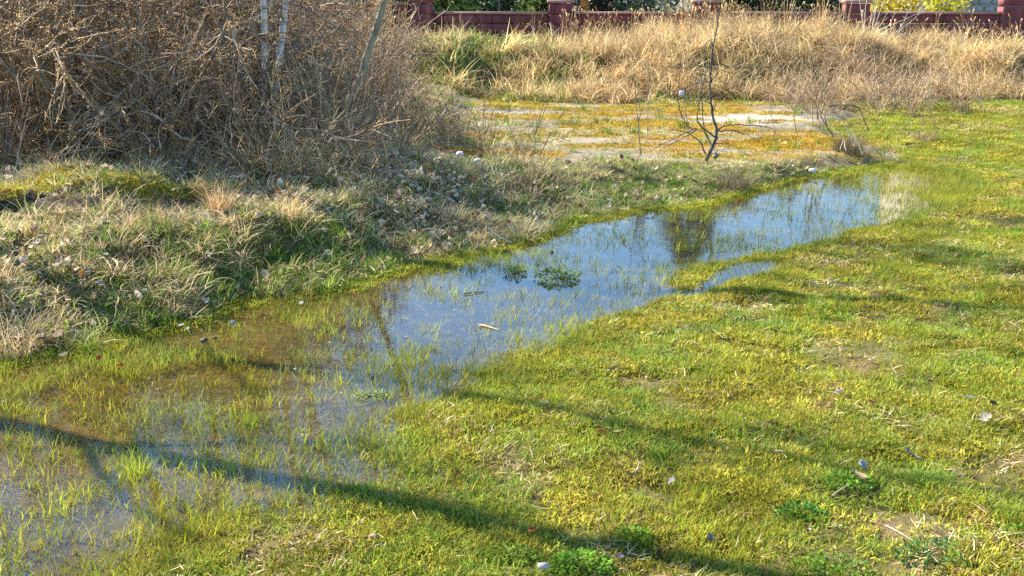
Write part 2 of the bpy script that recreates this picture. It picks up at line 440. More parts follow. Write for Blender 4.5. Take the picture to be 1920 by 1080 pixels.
def water_mat():
    m, t, N, L = new_mat("pond_water")
    geo = N("ShaderNodeNewGeometry")
    mp = N("ShaderNodeMapping"); mp.inputs["Scale"].default_value = (1, 1.6, 1); L(geo.outputs["Position"], mp.inputs[0])
    n1 = N("ShaderNodeTexNoise"); n1.inputs["Scale"].default_value = 22; n1.inputs["Detail"].default_value = 3; L(mp.outputs[0], n1.inputs["Vector"])
    n2 = N("ShaderNodeTexNoise"); n2.inputs["Scale"].default_value = 3.5; n2.inputs["Detail"].default_value = 2; L(mp.outputs[0], n2.inputs["Vector"])
    ad = N("ShaderNodeMath"); ad.operation = 'MULTIPLY_ADD'; ad.inputs[1].default_value = 2.0; L(n2.outputs["Fac"], ad.inputs[0]); L(n1.outputs["Fac"], ad.inputs[2])
    bp = N("ShaderNodeBump"); bp.inputs["Strength"].default_value = .13; bp.inputs["Distance"].default_value = .0025; L(ad.outputs[0], bp.inputs["Height"])
    fr = N("ShaderNodeFresnel"); fr.inputs["IOR"].default_value = 1.45; L(bp.outputs[0], fr.inputs["Normal"])
    tr = N("ShaderNodeBsdfTransparent"); tr.inputs[0].default_value = (.90, .82, .64, 1)
    gl = N("ShaderNodeBsdfGlossy"); gl.inputs["Roughness"].default_value = .0; L(bp.outputs[0], gl.inputs["Normal"])
    up = N("ShaderNodeMath"); up.operation = 'SUBTRACT'; up.inputs[0].default_value = 1; L(geo.outputs["Backfacing"], up.inputs[1])
    ff = N("ShaderNodeMath"); ff.operation = 'MULTIPLY'; L(fr.outputs[0], ff.inputs[0]); L(up.outputs[0], ff.inputs[1])   # only the upper side mirrors
    mx = N("ShaderNodeMixShader"); L(ff.outputs[0], mx.inputs[0]); L(tr.outputs[0], mx.inputs[1]); L(gl.outputs[0], mx.inputs[2])
    out = N("ShaderNodeOutputMaterial"); L(mx.outputs[0], out.inputs[0])
    return m
M_water = water_mat()

# ------------------------------------------------------------------ ground sheet
def axis(parts):
    out = []
    for a, b, st in parts: out.append(np.arange(a, b, st))
    return np.concatenate(out)
xs = axis([(-6, 7, .045), (7, 11, .10), (-10, -6, .10)])
g = 11.0; ex = []
while g < 900: ex.append(g); g = g * 1.18 + .1
xs = np.unique(np.concatenate([xs, ex, -np.array(ex) + 1.0]))
ys = axis([(2.6, 12.2, .04), (12.2, 23.5, .09), (-1, 2.6, .3)])
g = 23.5; ey = []
while g < 1200: ey.append(g); g = g * 1.15 + .1
ys = np.unique(np.concatenate([ys, ey, [-3, -6, -12, -25, -60, -200]]))
GX, GY = np.meshgrid(xs, ys)
gx, gy = GX.ravel(), GY.ravel()
m_all = masks(gx, gy)
gz = height(gx, gy, m_all)
def blend(c, k, col): return c * (1 - k[:, None]) + np.asarray(col)[None] * k[:, None]
pondd, backd = m_all
N5 = fbm(gx, gy, 1.7, 4, 31); N6 = fbm(gx, gy, 6.0, 4, 37); N7 = fbm(gx, gy * 2.2, .9, 4, 41)
gc = np.tile(np.array([.10, .085, .022]), (len(gx), 1))                        # lawn soil with moss
gc = blend(gc, sstep(.50, .66, N6) * .8, (.15, .105, .05))
gc = blend(gc, sstep(.52, .7, N5) * .6, (.10, .12, .02))
gc = blend(gc, sstep(-.12, .10, pondd), (.066, .047, .008))                      # pond bed: ochre silt
gc = blend(gc, sstep(.0, .25, pondd) * sstep(.45, .62, N6) * .8, (.11, .085, .022))
gc = blend(gc, sstep(.15, .4, pondd) * sstep(.5, .7, N5) * .5, (.030, .018, .006))
gc = blend(gc, sstep(.1, .5, pondd) * sstep(-1.6, -.6, gx) * sstep(4.8, 5.8, gy) * .85, (.015, .013, .008))
kb = sstep(.02, .25, backd)
gc = blend(gc, kb, (.10, .07, .038))                                          # bank: soil and litter
gc = blend(gc, kb * sstep(.5, .66, N6) * .8, (.20, .145, .08))
gc = blend(gc, kb * sstep(.45, .6, N5) * .6, (.08, .085, .02))
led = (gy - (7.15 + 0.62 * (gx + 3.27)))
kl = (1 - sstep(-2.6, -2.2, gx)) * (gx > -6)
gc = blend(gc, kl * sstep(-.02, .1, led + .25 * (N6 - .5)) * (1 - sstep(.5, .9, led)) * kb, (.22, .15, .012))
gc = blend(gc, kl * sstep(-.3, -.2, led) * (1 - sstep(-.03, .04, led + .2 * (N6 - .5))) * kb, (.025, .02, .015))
yard = sstep(10.3, 11.4, gy - .25 * gx) * sstep(-1.4, -.4, gx) * (1 - sstep(18.2, 18.8, gy)) * sstep(-.3, .5, backd)
gc = blend(gc, yard, (.21, .175, .11))
gc = blend(gc, yard * sstep(.5, .6, fbm(gx, gy * 1.5, 5, 3, 99)) * .8, (.12, .10, .05))
gc = blend(gc, yard * sstep(.49, .62, N7) * .9, (.25, .18, .010))
gc = blend(gc, yard * sstep(.52, .62, fbm(gx, gy * 2, 1.2, 3, 77)) * .75, (.27, .125, .010))
gc = blend(gc, yard * sstep(.55, .66, fbm(gx, gy * 3, .8, 3, 88)) * .8, (.28, .24, .17))
gc = blend(gc, yard * sstep(16.0, 16.6, gy) * sstep(.40, .55, N7) * .9, (.21, .17, .012))
pd = np.sqrt(((gx - 3.15) / 1.0) ** 2 + ((gy - 15.3) / .7) ** 2) + .5 * (N6 - .5)
gc = blend(gc, (1 - sstep(.75, 1.0, pd)), (.36, .32, .25))
sd = np.sqrt(((gx - .3) / 2.6) ** 2 + ((gy - 16.6) / .28) ** 2) + .5 * (N6 - .5)  # dark streak of puddle shadows, painted into the yard colour
gc = blend(gc, (1 - sstep(.7, 1.0, sd)), (.17, .14, .09))
km = sstep(18.2, 19.0, gy)
gc = blend(gc, km, (.10, .07, .035)); gc = blend(gc, km * sstep(.48, .6, N5) * (gx < 1.6), (.10, .12, .025))
gc = blend(gc, sstep(22.4, 23.0, gy), (.09, .08, .035))
nxn, nyn = len(xs), len(ys)
idx = np.arange(nxn * nyn).reshape(nyn, nxn)
Q = np.stack([idx[:-1, :-1], idx[:-1, 1:], idx[1:, 1:], idx[1:, :-1]], -1).reshape(-1, 4)
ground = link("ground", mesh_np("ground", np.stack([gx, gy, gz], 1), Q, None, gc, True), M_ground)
tag(ground, "uneven mossy ground with a pond hollow, raised bank and mounds", kind="structure")

# water sheet: level, cut to a margin round the pond
wx0 = np.arange(-7, 5.6, .08); wy0 = np.arange(1.6, 12.6, .08)
WX, WY = np.meshgrid(wx0, wy0)
wp = np.maximum(poly_sdf(WX.ravel(), WY.ravel(), POND), poly_sdf(WX.ravel(), WY.ravel(), POOL)).reshape(WX.shape)
keep = (wp > -.22)
wi = np.arange(WX.size).reshape(WX.shape)
kq = keep[:-1, :-1] & keep[:-1, 1:] & keep[1:, 1:] & keep[1:, :-1]
wq = np.stack([wi[:-1, :-1], wi[:-1, 1:], wi[1:, 1:], wi[1:, :-1]], -1)[kq]
used, inv = np.unique(wq, return_inverse=True)
water = link("water", mesh_np("water", np.stack([WX.ravel()[used], WY.ravel()[used], np.zeros(len(used))], 1), inv.reshape(-1, 4), None, None, True), M_water)
tag(water, "shallow pond water reflecting blue sky across the flooded grass", kind="structure")

# ------------------------------------------------------------------ boundary wall
WALL_Y = 22.3
def wall_x(px): return at_y(px, 15, WALL_Y)[0]
wall = empty("boundary_wall", (0, WALL_Y, 0), "long dark red concrete panel wall with pillars behind the grassy mounds", "wall")
TOP = at_y(1000, 22, WALL_Y)[2]
PW = .46
px_c = [791, 1052, 1322, 1605, 1898]
pc = [wall_x(p) for p in px_c]
step = (pc[-1] - pc[0]) / 4
pc = [pc[0] - step * k for k in (4, 3, 2, 1)] + pc + [pc[-1] + step * k for k in (1, 2)]
def wbox(name, x0, x1, y0, y1, z0, z1, mat, parent, bev=.012):
    mb = MB(); box(mb, (-(x1 - x0) / 2, y0, 0), ((x1 - x0) / 2, y1, z1 - z0), None, bev)
    return link(name, mb.mesh(name), mat, parent, ((x0 + x1) / 2, 0, z0))
CH = .178
for i, c in enumerate(pc):
    hi = c < pc[4] - .1                    # bays left of the tall pillar are one step higher
    top = TOP + (.17 if hi else 0)
    ptop = top + (.62 if i == 4 else .16 if i < 8 else .30)
    if i == 4: ptop = TOP + .75
    pw = PW * (.95 if i == 4 else 1)
    pil = link("pillar", None, None, wall, (c, 0, 0))
    pil.empty_display_size = .1
    z = ptop
    while z > .35:
        z0 = z - .2
        mb = MB(); jy = RNG.uniform(0, .004)
        box(mb, (-pw / 2, -.14 - jy, 0), (pw / 2, .14, .190), None, .015)
        b = link("pillar_block", mb.mesh("pillar_block"), M_wall, pil, (0, 0, z0)); z = z0
    mb = MB(); box(mb, (-pw / 2 - .03, -.17, 0), (pw / 2 + .03, .17, .055), None, .012)
    link("pillar_cap", mb.mesh("pillar_cap"), M_cope, pil, (0, 0, ptop + .002))
    if i + 1 < len(pc):
        x0, x1 = c + PW / 2 + .003, pc[i + 1] - PW / 2 - .003
        xm = (x0 + x1) / 2
        for a, b in ((x0, xm - .004), (xm + .004, x1)):
            z = top - .05; r = 0
            while z > .45:
                j = RNG.uniform(-.009, .009)
                wbox("panel", a, b, -.06 + j, .06, z - CH + .012, z, M_wall, wall, .02); z -= CH
        wbox("coping", x0, x1, -.10, .10, top - .048, top, M_cope, wall)

# ------------------------------------------------------------------ trees and shrubs beyond the wall
def spruce(name, x, y, h, r, cols, n, label, cat="tree", group=None, low=.0, seed=0, leaf=.13):
    rng = np.random.default_rng(seed + 500)
    z0 = float(height(np.array([x]), np.array([y]))[0]) - .05
    t = empty(name, (x, y, z0), label, cat, group)
    mb = MB(); tubes(mb, np.array([[(0, 0, 0), (.01, 0, h * .5), (0, 0, h * .98)]]), np.array([[.03 * h * .5, .02 * h * .5, .01]]), 6)
    link("trunk", mb.mesh("trunk"), M_dark, t)
    nb = n // 26
    zz = low * h + (1 - low) * h * rng.uniform(0, 1, nb) ** 1.25
    az = rng.uniform(0, 2 * math.pi, nb)
    ln = r * (1 - zz / h) ** .8 * rng.uniform(.75, 1.15, nb) + .1
    k = 26
    tt = rng.uniform(.15, 1, (nb, k)) ** .7
    br = np.stack([np.cos(az), np.sin(az)], 1)
    side = rng.normal(0, .10, (nb, k, 1)) * ln[:, None, None]
    P = np.empty((nb, k, 3))
    P[..., :2] = br[:, None, :] * (tt * ln[:, None])[..., None] + np.stack([-br[:, 1], br[:, 0]], 1)[:, None, :] * side
    P[..., 2] = zz[:, None] - .28 * tt ** 1.6 * ln[:, None] + rng.normal(0, .05, (nb, k))
    P = P.reshape(-1, 3); M = len(P)
    d = nrm(np.repeat(np.stack([br[:, 0], br[:, 1], -.2 * np.ones(nb)], 1), k, 0) + rng.normal(0, .5, (M, 3)))
    s = nrm(np.cross(d, nrm(rng.normal(0, 1, (M, 3)))))
    L = leaf * rng.uniform(.6, 1.4, M)[:, None]; W = L * .22
    V = np.stack([P - s * W, P + s * W, P + d * L + s * W * .3, P + d * L - s * W * .3], 1)
    cc = np.asarray(cols)[rng.integers(0, len(cols), M)] * rng.uniform(.7, 1.3, M)[:, None]
    mb = MB(); mb.add(V.reshape(-1, 3), np.arange(M * 4).reshape(-1, 4), None, np.repeat(cc, 4, 0))
    link("crown", mb.mesh("crown"), M_needle, t)
    return t
def bx(px, Y): return at_y(px, 10, Y)[0]
GR = [(.06, .12, .025), (.09, .16, .03)]; BL = [(.05, .10, .05), (.08, .13, .075)]; DK = [(.03, .05, .018), (.045, .07, .02)]; SV = [(.16, .21, .15), (.11, .16, .10)]
LG = [(.13, .20, .03), (.18, .25, .04)]
G_ev = "evergreens beyond the wall"
spruce("conifer", bx(640, 27), 27, 2.6, 1.7, GR, 5200, "dark spruce beyond the wall, behind the birch thicket", group=G_ev, seed=1)
spruce("conifer", bx(745, 26), 26, 2.2, 1.3, LG, 4200, "light green conifer above the raised wall section beside the thicket", group=G_ev, seed=2)
spruce("conifer", bx(826, 24.8), 24.8, 2.0, 1.0, LG, 4200, "bright sunlit green conifer just right of the tall wall pillar", group=G_ev, seed=3)
spruce("conifer", bx(888, 26), 26, 2.5, 1.5, GR, 5600, "broad dark green spruce left of the thin red post", group=G_ev, seed=4)
spruce("conifer", bx(962, 25.5), 25.5, 2.0, .85, BL, 3600, "blue green spruce just right of the thin red post", group=G_ev, seed=5)
spruce("conifer", bx(1018, 25), 25, 1.8, .75, LG, 3000, "pale green young conifer left of the capped pillar", group=G_ev, seed=6)
spruce("thuja", bx(1114, 25), 25, 2.0, .62, [(.07, .05, .03), (.05, .045, .025)], 5200, "dark brownish columnar thuja right of the capped pillar", group=G_ev, seed=7)
spruce("conifer", bx(1165, 26), 26, 2.1, .8, BL, 3400, "dark blue green spruce right of the brownish thuja", group=G_ev, seed=8)
spruce("dwarf_conifer", bx(1206, 24), 24, 2.3, .26, DK, 1500, "tiny dark cone shaped conifer peeking over the wall", group=G_ev, seed=9, leaf=.08)
spruce("silver_spruce", bx(1300, 27), 26.5, 3.8, 1.75, SV, 7200, "tall silvery spruce beyond the wall, left of the dark yews", group=G_ev, seed=10)
spruce("yew_tree", bx(1395, 25), 25, 1.9, 1.0, DK, 5600, "very dark yew above the mound, left one of the pair", group=G_ev, seed=11)
spruce("yew_tree", bx(1500, 25.4), 25.4, 1.9, 1.4, DK, 6400, "very dark yew above the mound, wider right one of the pair", group=G_ev, seed=12)
spruce("rust_shrub", bx(1082, 24), 24, 2.4, .22, [(.34, .13, .03), (.28, .15, .04)], 900, "small rusty orange shrub touching the capped pillar", "shrub", None, seed=13, leaf=.07)

def bare_bush(name, x, y, h, r, n, label, cat, mat, group=None, seed=0, flowers=None, tint=(1, 1, 1), z0=None, thick=1.0):
    rng = np.random.default_rng(seed + 900)
    if z0 is None: z0 = float(height(np.array([x]), np.array([y]))[0]) - .04
    t = empty(name, (x, y, z0), label, cat, group)
    az = rng.uniform(0, 2 * math.pi, n); sp = rng.uniform(.05, .6, n) * r / h
    D = np.stack([np.cos(az) * sp, np.sin(az) * sp, np.ones(n)], 1)
    Sp = np.stack([np.cos(az) * .08 * r, np.sin(az) * .08 * r, np.zeros(n)], 1)
    P = grow(Sp, D, h * rng.uniform(.7, 1.1, n), 8, .07, .01, rng)
    mb = MB(); tubes(mb, P, taper(n, 8, .009 * thick, .003 * thick), 4, np.tile(tint, (n, 1)) * rng.uniform(.75, 1.2, n)[:, None])
    s, d, pa, tt = spawn(P, 5, .25, .95, .5, rng)
    P2 = grow(s, d, h * rng.uniform(.12, .35, len(s)), 5, .10, .04, rng)
    tubes(mb, P2, taper(len(s), 5, .004 * thick, .002 * thick), 3, np.tile(tint, (len(s), 1)) * rng.uniform(.75, 1.2, len(s))[:, None])
    link("branches", mb.mesh("branches"), mat, t)
    if flowers is not None:
        A = np.concatenate([P.reshape(-1, 3), P2.reshape(-1, 3)])
        A = A[rng.integers(0, len(A), 1800)] + rng.normal(0, .06, (1800, 3))
        a = nrm(rng.normal(0, 1, (1800, 3))) * .035; b = nrm(np.cross(a, rng.normal(0, 1, (1800, 3)))) * .03
        V = np.stack([A - a, A + b, A + a, A - b], 1)
        cc = np.asarray(flowers)[rng.integers(0, len(flowers), 1800)]
        m2 = MB(); m2.add(V.reshape(-1, 3), np.arange(7200).reshape(-1, 4), None, np.repeat(cc, 4, 0))
        link("blossom", m2.mesh("blossom"), M_weed, t)
    return t
YE = [(.55, .42, .02), (.45, .33, .02), (.30, .28, .04)]
bare_bush("forsythia_bush", bx(1672, 25), 25, 1.7, 1.5, 16, "yellow flowering bush beyond the wall, left of the two", "shrub", M_olive, "yellow flowering bushes beyond the wall", 21, YE)
bare_bush("forsythia_bush", bx(1765, 25.3), 25.3, 1.8, 1.6, 18, "yellow flowering bush beyond the wall, nearer the stone plinth", "shrub", M_olive, "yellow flowering bushes beyond the wall", 22, YE)
bare_bush("bare_garden_shrub", bx(1575, 25), 25, 1.7, .9, 14, "pale leafless shrub beyond the wall between yew and yellow bushes", "shrub", M_pale, None, 23)
bare_bush("bare_garden_shrub", bx(992, 28), 28, 2.2, 1.5, 18, "brownish leafless shrub beyond the wall among the conifers", "shrub", M_twig, None, 24, tint=(1.2, 1, .8))
bare_bush("bare_garden_shrub", bx(1225, 28), 28, 2.2, 2.0, 22, "tan leafless shrub beyond the wall left of the silver spruce", "shrub", M_twig, None, 25, tint=(1.5, 1.2, .9))
px_ = bx(936, 24)
mb = MB(); tubes(mb, np.array([[(0, 0, 0), (0, 0, 1.6), (0, 0, 3.0)]]), np.full((1, 3), .02), 8); box(mb, (-.05, -.05, 3.0), (.05, .05, 3.03))
po = link("garden_post", mb.mesh("garden_post", False), plain("post_paint", (.16, .05, .045), .5), None, (px_, 24, .9))
tag(po, "thin dark red post standing beyond the wall between two spruces", "post")

# house beyond the wall on the right
HY = 42.0
hx0 = 15.57; hx1 = hx0 + 10.5
hs_ = empty("house", (hx0, HY, .6), "pale beige rendered house with stone plinth beyond the wall", "house")
M_rend = plain("beige_render", (.50, .43, .33), .9, (.58, .51, .40), 3, .1)
M_frame = plain("window_frame_paint", (.75, .74, .70), .4)
M_roof = plain("roof_tile", (.18, .07, .045), .8, (.26, .11, .07), 6, .2)
M_glass, t_, N_, L_ = new_mat("window_glass")
g_ = N_("ShaderNodeBsdfPrincipled"); g_.inputs["Base Color"].default_value = (.03, .04, .05, 1); g_.inputs["Roughness"].default_value = .05
o_ = N_("ShaderNodeOutputMaterial"); L_(g_.outputs[0], o_.inputs[0])
W_ = hx1 - hx0; HW = 8.6
wins = [(1.6, 1.4), (4.6, 1.4), (7.6, 1.4), (1.6, 4.6), (4.6, 4.6), (7.6, 4.6)]
mb = MB()                                  # facade built of strips round the window openings
xcuts = [0, 1.6, 2.8, 4.6, 5.8, 7.6, 8.8, W_]
for i in range(7):
    if i % 2 == 0: box(mb, (xcuts[i], 0, 0), (xcuts[i + 1], .35, HW))
    else:
        for za, zb in ((0, 1.4), (2.9, 4.6), (6.1, HW)): box(mb, (xcuts[i] + .001, .003, za), (xcuts[i + 1] - .001, .347, zb))
box(mb, (0, .352, 0), (.35, 5.5, HW)); box(mb, (W_ - .35, .352, 0), (W_, 5.5, HW)); box(mb, (0.352, 5.15, 0), (W_ - .352, 5.498, HW))
link("wall", mb.mesh("wall"), M_rend, hs_)
mb = MB()
V = [(-.4, -.5, HW), (W_ + .4, -.5, HW), (W_ + .4, 6.0, HW), (-.4, 6.0, HW), (-.4, 2.75, HW + 2.4), (W_ + .4, 2.75, HW + 2.4)]
mb.add(V, [(0, 1, 5, 4), (2, 3, 4, 5), (3, 2, 1, 0)], [(0, 4, 3), (1, 2, 5)])
link("roof", mb.mesh("roof"), M_roof, hs_)
for (a, z) in wins:
    mb = MB()
    for q in (((0, 0), (.07, 1.5)), ((1.13, 0), (1.2, 1.5)), ((.072, 0), (1.128, .07)), ((.072, 1.43), (1.128, 1.5)), ((.565, .072), (.635, 1.428))):
        box(mb, (q[0][0], .12, q[0][1]), (q[1][0], .2, q[1][1]))
    wf = link("window", mb.mesh("window"), M_frame, hs_, (a, 0, z))
    mb = MB(); box(mb, (.06, .15, .06), (1.14, .165, 1.44)); link("pane", mb.mesh("pane"), M_glass, wf)
M_stone = plain("grey_stone", (.16, .17, .15), .85, (.30, .31, .28), 4, .5)
rng = np.random.default_rng(5)
sx0 = at_y(1812, 5, HY)[0] - hx0
for r_ in range(6):
    x = sx0 + rng.uniform(-.1, .1)
    while x < sx0 + 4.2:
        l = rng.uniform(.32, .62); hgt = .245
        n_ = 7; an = np.sort(rng.uniform(0, 2 * math.pi, n_))
        an = np.linspace(0, 2 * math.pi, 8, endpoint=False) + rng.normal(0, .1, 8)
        ce = np.sign(np.cos(an)) * np.abs(np.cos(an)) ** .55 * l * .47; sn = np.sign(np.sin(an)) * np.abs(np.sin(an)) ** .55 * hgt * .47
        V = [(ce[i], .02, sn[i]) for i in range(8)] + [(ce[i] * .85, -.06 - rng.uniform(0, .03), sn[i] * .85) for i in range(8)]
        Qs = [(i, (i + 1) % 8, 8 + (i + 1) % 8, 8 + i) for i in range(8)] + [(8, 9, 10, 11), (8, 11, 12, 15), (12, 13, 14, 15)]
        mb = MB(); mb.add(V, Qs)
        link("stone", mb.mesh("stone"), M_stone, hs_, (x + l / 2, -.03, .13 + r_ * .255)); x += l + .02

# ------------------------------------------------------------------ tall bare trees
def bare_tree(name, base, top, r0, label, mat, group=None, seed=0, limbs=9, lim_len=1.6, t0=.35, bend=.05, twigmat=None, cat="tree", sub=7):
    rng = np.random.default_rng(seed + 40)
    base = np.asarray(base, float); top = np.asarray(top, float)
    t = empty(name, tuple(base), label, cat, group)
    N = 14; k = np.linspace(0, 1, N)[:, None]
    P = (top - base) * k
    wob = np.cumsum(rng.normal(0, bend, (N, 3)), 0) * np.array([1, 1, .2]); wob -= wob[0]; wob -= wob[-1] * k
    P = P + wob * .6
    mb = MB(); R = (r0 * (1 - .82 * k[:, 0] ** .9)); R[0] *= 1.25
    tubes(mb, P[None], R[None], 9)
    link("trunk", mb.mesh("trunk", True), mat, t)
    H = np.linalg.norm(top - base)
    s, d, pa, tt = spawn(P[None], limbs, t0, .97, .8, rng)
    d[:, 2] = np.abs(d[:, 2]) + .25
    ll = lim_len * (1.15 - .75 * tt) * rng.uniform(.7, 1.2, len(s))
    P1 = grow(s, d, ll, 8, .10, .05, rng)
    mb = MB(); r1 = r0 * (1 - .8 * tt) * .45
    tubes(mb, P1, taper(len(s), 8, r1, r1 * .25), 5)
    s, d, pa, tt = spawn(P1, sub, .2, 1, .7, rng)
    P2 = grow(s, d, ll[pa] * rng.uniform(.2, .55, len(s)), 6, .12, .03, rng)
    tubes(mb, P2, taper(len(s), 6, np.maximum(r1[pa] * .3, .004), .002), 3)
    s, d, pa, tt = spawn(P2, 5, .2, 1, .6, rng)
    P3 = grow(s, d, rng.uniform(.1, .4, len(s)), 4, .12, -.02, rng)
    tubes(mb, P3, taper(len(s), 4, .003, .0015), 3)
    link("crown", mb.mesh("crown"), twigmat or mat, t)
    return t
def gz1(x, y): return float(height(np.array([x]), np.array([y]))[0])
def base_at(px, py, z=.36):
    x, y = at_z(px, py, z); return (x, y, gz1(x, y) - .03)
YB = 9.9; b = at_y(490, 190, YB); 
bare_tree("birch_tree", (b[0] - .02, YB, .3), (b[0] + .42, YB + .4, 8.0), .031, "white barked birch in the thicket, straighter left one of the pair", M_birch, "birches in the thicket", 1, 10, 1.3, .4, .03, M_twig)
b = at_y(516, 185, 10.1); b2 = at_y(560, 0, 10.1)
bare_tree("birch_tree", (b[0] - .14, 10.1, .3), (b2[0] + .95, 10.5, 7.4), .036, "white barked birch in the thicket, right leaning one of the pair", M_birch, "birches in the thicket", 2, 10, 1.3, .4, .035, M_twig)
b = at_y(645, 175, 10.6); b2 = at_y(695, 0, 10.6)
dx = (b2[0] - b[0]) / (b2[2] - b[2])
bare_tree("leaning_tree", (b[0] - .15, 10.6, .25), (b[0] + dx * 2.6 + .2, 10.7, 3.5), .048, "olive barked trunk leaning right at the thicket's right side", M_olive, None, 3, 8, 1.3, .5, .05, M_twig)
b = at_y(105, 110, 9.5); b2 = at_y(150, 0, 9.5)
bare_tree("dark_tree", (b[0] - .25, 9.5, .3), (b2[0] + 1.0, 9.7, 5.2), .055, "dark leaning trunk crossing the thicket near the left edge", M_dark, None, 4, 8, 1.3, .3, .09, M_twig)
b = at_y(310, 80, 10.4)
bare_tree("dark_tree", (b[0], 10.4, .3), (b[0] + .35, 10.6, 5.6), .035, "slender dark trunk left of the birches in the thicket", M_dark, None, 5, 8, 1.2, .25, .08, M_twig)
b = at_y(405, 180, 10.0); b2 = at_y(470, 0, 10.0)
bare_tree("dark_sapling_tree", (b[0] - .1, 10.0, .3), (b[0] + 1.5, 10.1, 4.2), .026, "slender grey stem slanting right below the birches", M_twig, None, 6, 8, 1.0, .3, .08, M_twig)
for i, (x, y, h, lab) in enumerate([(-4.3, 11.6, 6.8, "thin grey trunk deep in the thicket right of the dark leaning trunk"), (-5.6, 11.0, 6.4, "grey trunk at the far left edge deep in the thicket"), (-3.3, 12.6, 7.0, "thin grey trunk deep in the thicket behind the birches")]):
    bare_tree("thicket_tree", (x, y, .28), (x + .3, y + .2, h), .04, lab, M_twig, "grey trees deep in the thicket", 30 + i, 16, 1.7, .25, .06, None, "tree", 9)
# trees standing left of the picture; their shadows cross the pond and the lawn
G_sh = "slender bare trees on the left bank"
bare_tree("bank_tree", (-4.75, 6.18, .3), (-4.55, 6.1, 9.0), .085, "slender bare tree on the left bank whose shadow crosses the pond", M_dark, G_sh, 7, 9, 1.1, .28, .10)
bare_tree("bank_tree", (-5.2, 7.55, .3), (-5.0, 7.6, 8.4), .06, "thin bare tree on the left bank behind the nearest one", M_dark, G_sh, 8, 9, 1.2, .35, .09)
bare_tree("bank_tree", (-5.2, 9.55, .3), (-4.9, 10.9, 9.8), .12, "stouter bare tree on the left bank beside the thicket", M_dark, G_sh, 9, 9, 1.4, .4, .10)

# ------------------------------------------------------------------ thicket of sea buckthorn
def shrub_meshes(seed, h, berries):
    rng = np.random.default_rng(seed + 3000)
    n0 = 9
    az = rng.uniform(0, 2 * math.pi, n0); sp = rng.uniform(.15, .9, n0)
    P0 = grow(np.stack([np.cos(az) * .15, np.sin(az) * .15, np.zeros(n0)], 1), np.stack([np.cos(az) * sp, np.sin(az) * sp, np.ones(n0)], 1), h * rng.uniform(.7, 1.15, n0), 10, .13, -.015, rng)
    b = MB(); tubes(b, P0, taper(n0, 10, rng.uniform(.012, .024, n0), .006), 5, np.tile((.8, .8, .8), (n0, 1)) * rng.uniform(.3, 1.1, n0)[:, None])
    s, d, pa, tt = spawn(P0, 12, .12, 1, .9, rng); n1 = len(s)
    P1 = grow(s, d, h * rng.uniform(.22, .5, n1), 8, .17, -.03, rng)
    tubes(b, P1, taper(n1, 8, rng.uniform(.005, .012, n1), .003), 4, np.tile((1, .96, .88), (n1, 1)) * rng.uniform(.35, 1.9, n1)[:, None])
    s, d, pa, tt = spawn(P1, 7, .1, 1, .85, rng); n2 = len(s)
    P2 = grow(s, d, h * rng.uniform(.08, .25, n2), 5, .2, -.01, rng)
    tw = MB(); tubes(tw, P2, taper(n2, 5, .0055, .0025), 3, np.tile((1, .92, .80), (n2, 1)) * rng.uniform(.35, 1.7, n2)[:, None])
    s, d, pa, tt = spawn(P2, 3, .1, 1, .8, rng); n3 = len(s)
    P3 = grow(s, d, rng.uniform(.05, .2, n3), 3, .2, 0, rng)
    tubes(tw, P3, taper(n3, 3, .0038, .002), 3, np.tile((1, .89, .73), (n3, 1)) * rng.uniform(.35, 1.5, n3)[:, None])
    be = None
    if berries:
        sel = rng.choice(n2, int(n2 * berries), replace=False)
        q = P2[sel][:, :, :]
        k = 22; ii = rng.uniform(0, 3.99, (len(sel), k)); i0 = ii.astype(int); f = (ii - i0)[..., None]
        C = q[np.arange(len(sel))[:, None], i0] * (1 - f) + q[np.arange(len(sel))[:, None], i0 + 1] * f
        C = C.reshape(-1, 3) + rng.normal(0, .011, (len(sel) * k, 3)); M = len(C)
        o = np.array([(1, 0, 0), (-1, 0, 0), (0, 1, 0), (0, -1, 0), (0, 0, 1), (0, 0, -1)], float)
        V = C[:, None] + o[None] * rng.uniform(.0048, .008, M)[:, None, None]
        T = np.array([(0, 2, 4), (2, 1, 4), (1, 3, 4), (3, 0, 4), (2, 0, 5), (1, 2, 5), (3, 1, 5), (0, 3, 5)])
        bm_ = MB(); bm_.add(V.reshape(-1, 3), None, (T[None] + np.arange(M)[:, None, None] * 6).reshape(-1, 3), np.repeat(rng.uniform(.45, 1.3, (M, 1)) * np.array([1, 1, 1]), 6, 0))
        be = bm_.mesh("berries")
    return b.mesh("branches"), tw.mesh("twigs"), be
protos = []
for k in range(5):
    bm_, tm_, be_ = shrub_meshes(k, 2.1, [.8, .4, .16, .7, .0][k])
    bm_.materials.append(M_twig); tm_.materials.append(M_twig)
    if be_: be_.materials.append(M_berry)
    protos.append((bm_, tm_, be_))
def shrub(k, x, y, sc, rz, label, group="sea buckthorn shrubs in the thicket"):
    t = empty("sea_buckthorn_shrub", (x, y, gz1(x, y) - .03), label, "shrub", group, rz)
    t.scale = (sc, sc, sc)
    bm_, tm_, be_ = protos[k]
    link("branches", bm_, None, t); link("twigs", tm_, None, t)
    if be_: link("berries", be_, None, t)
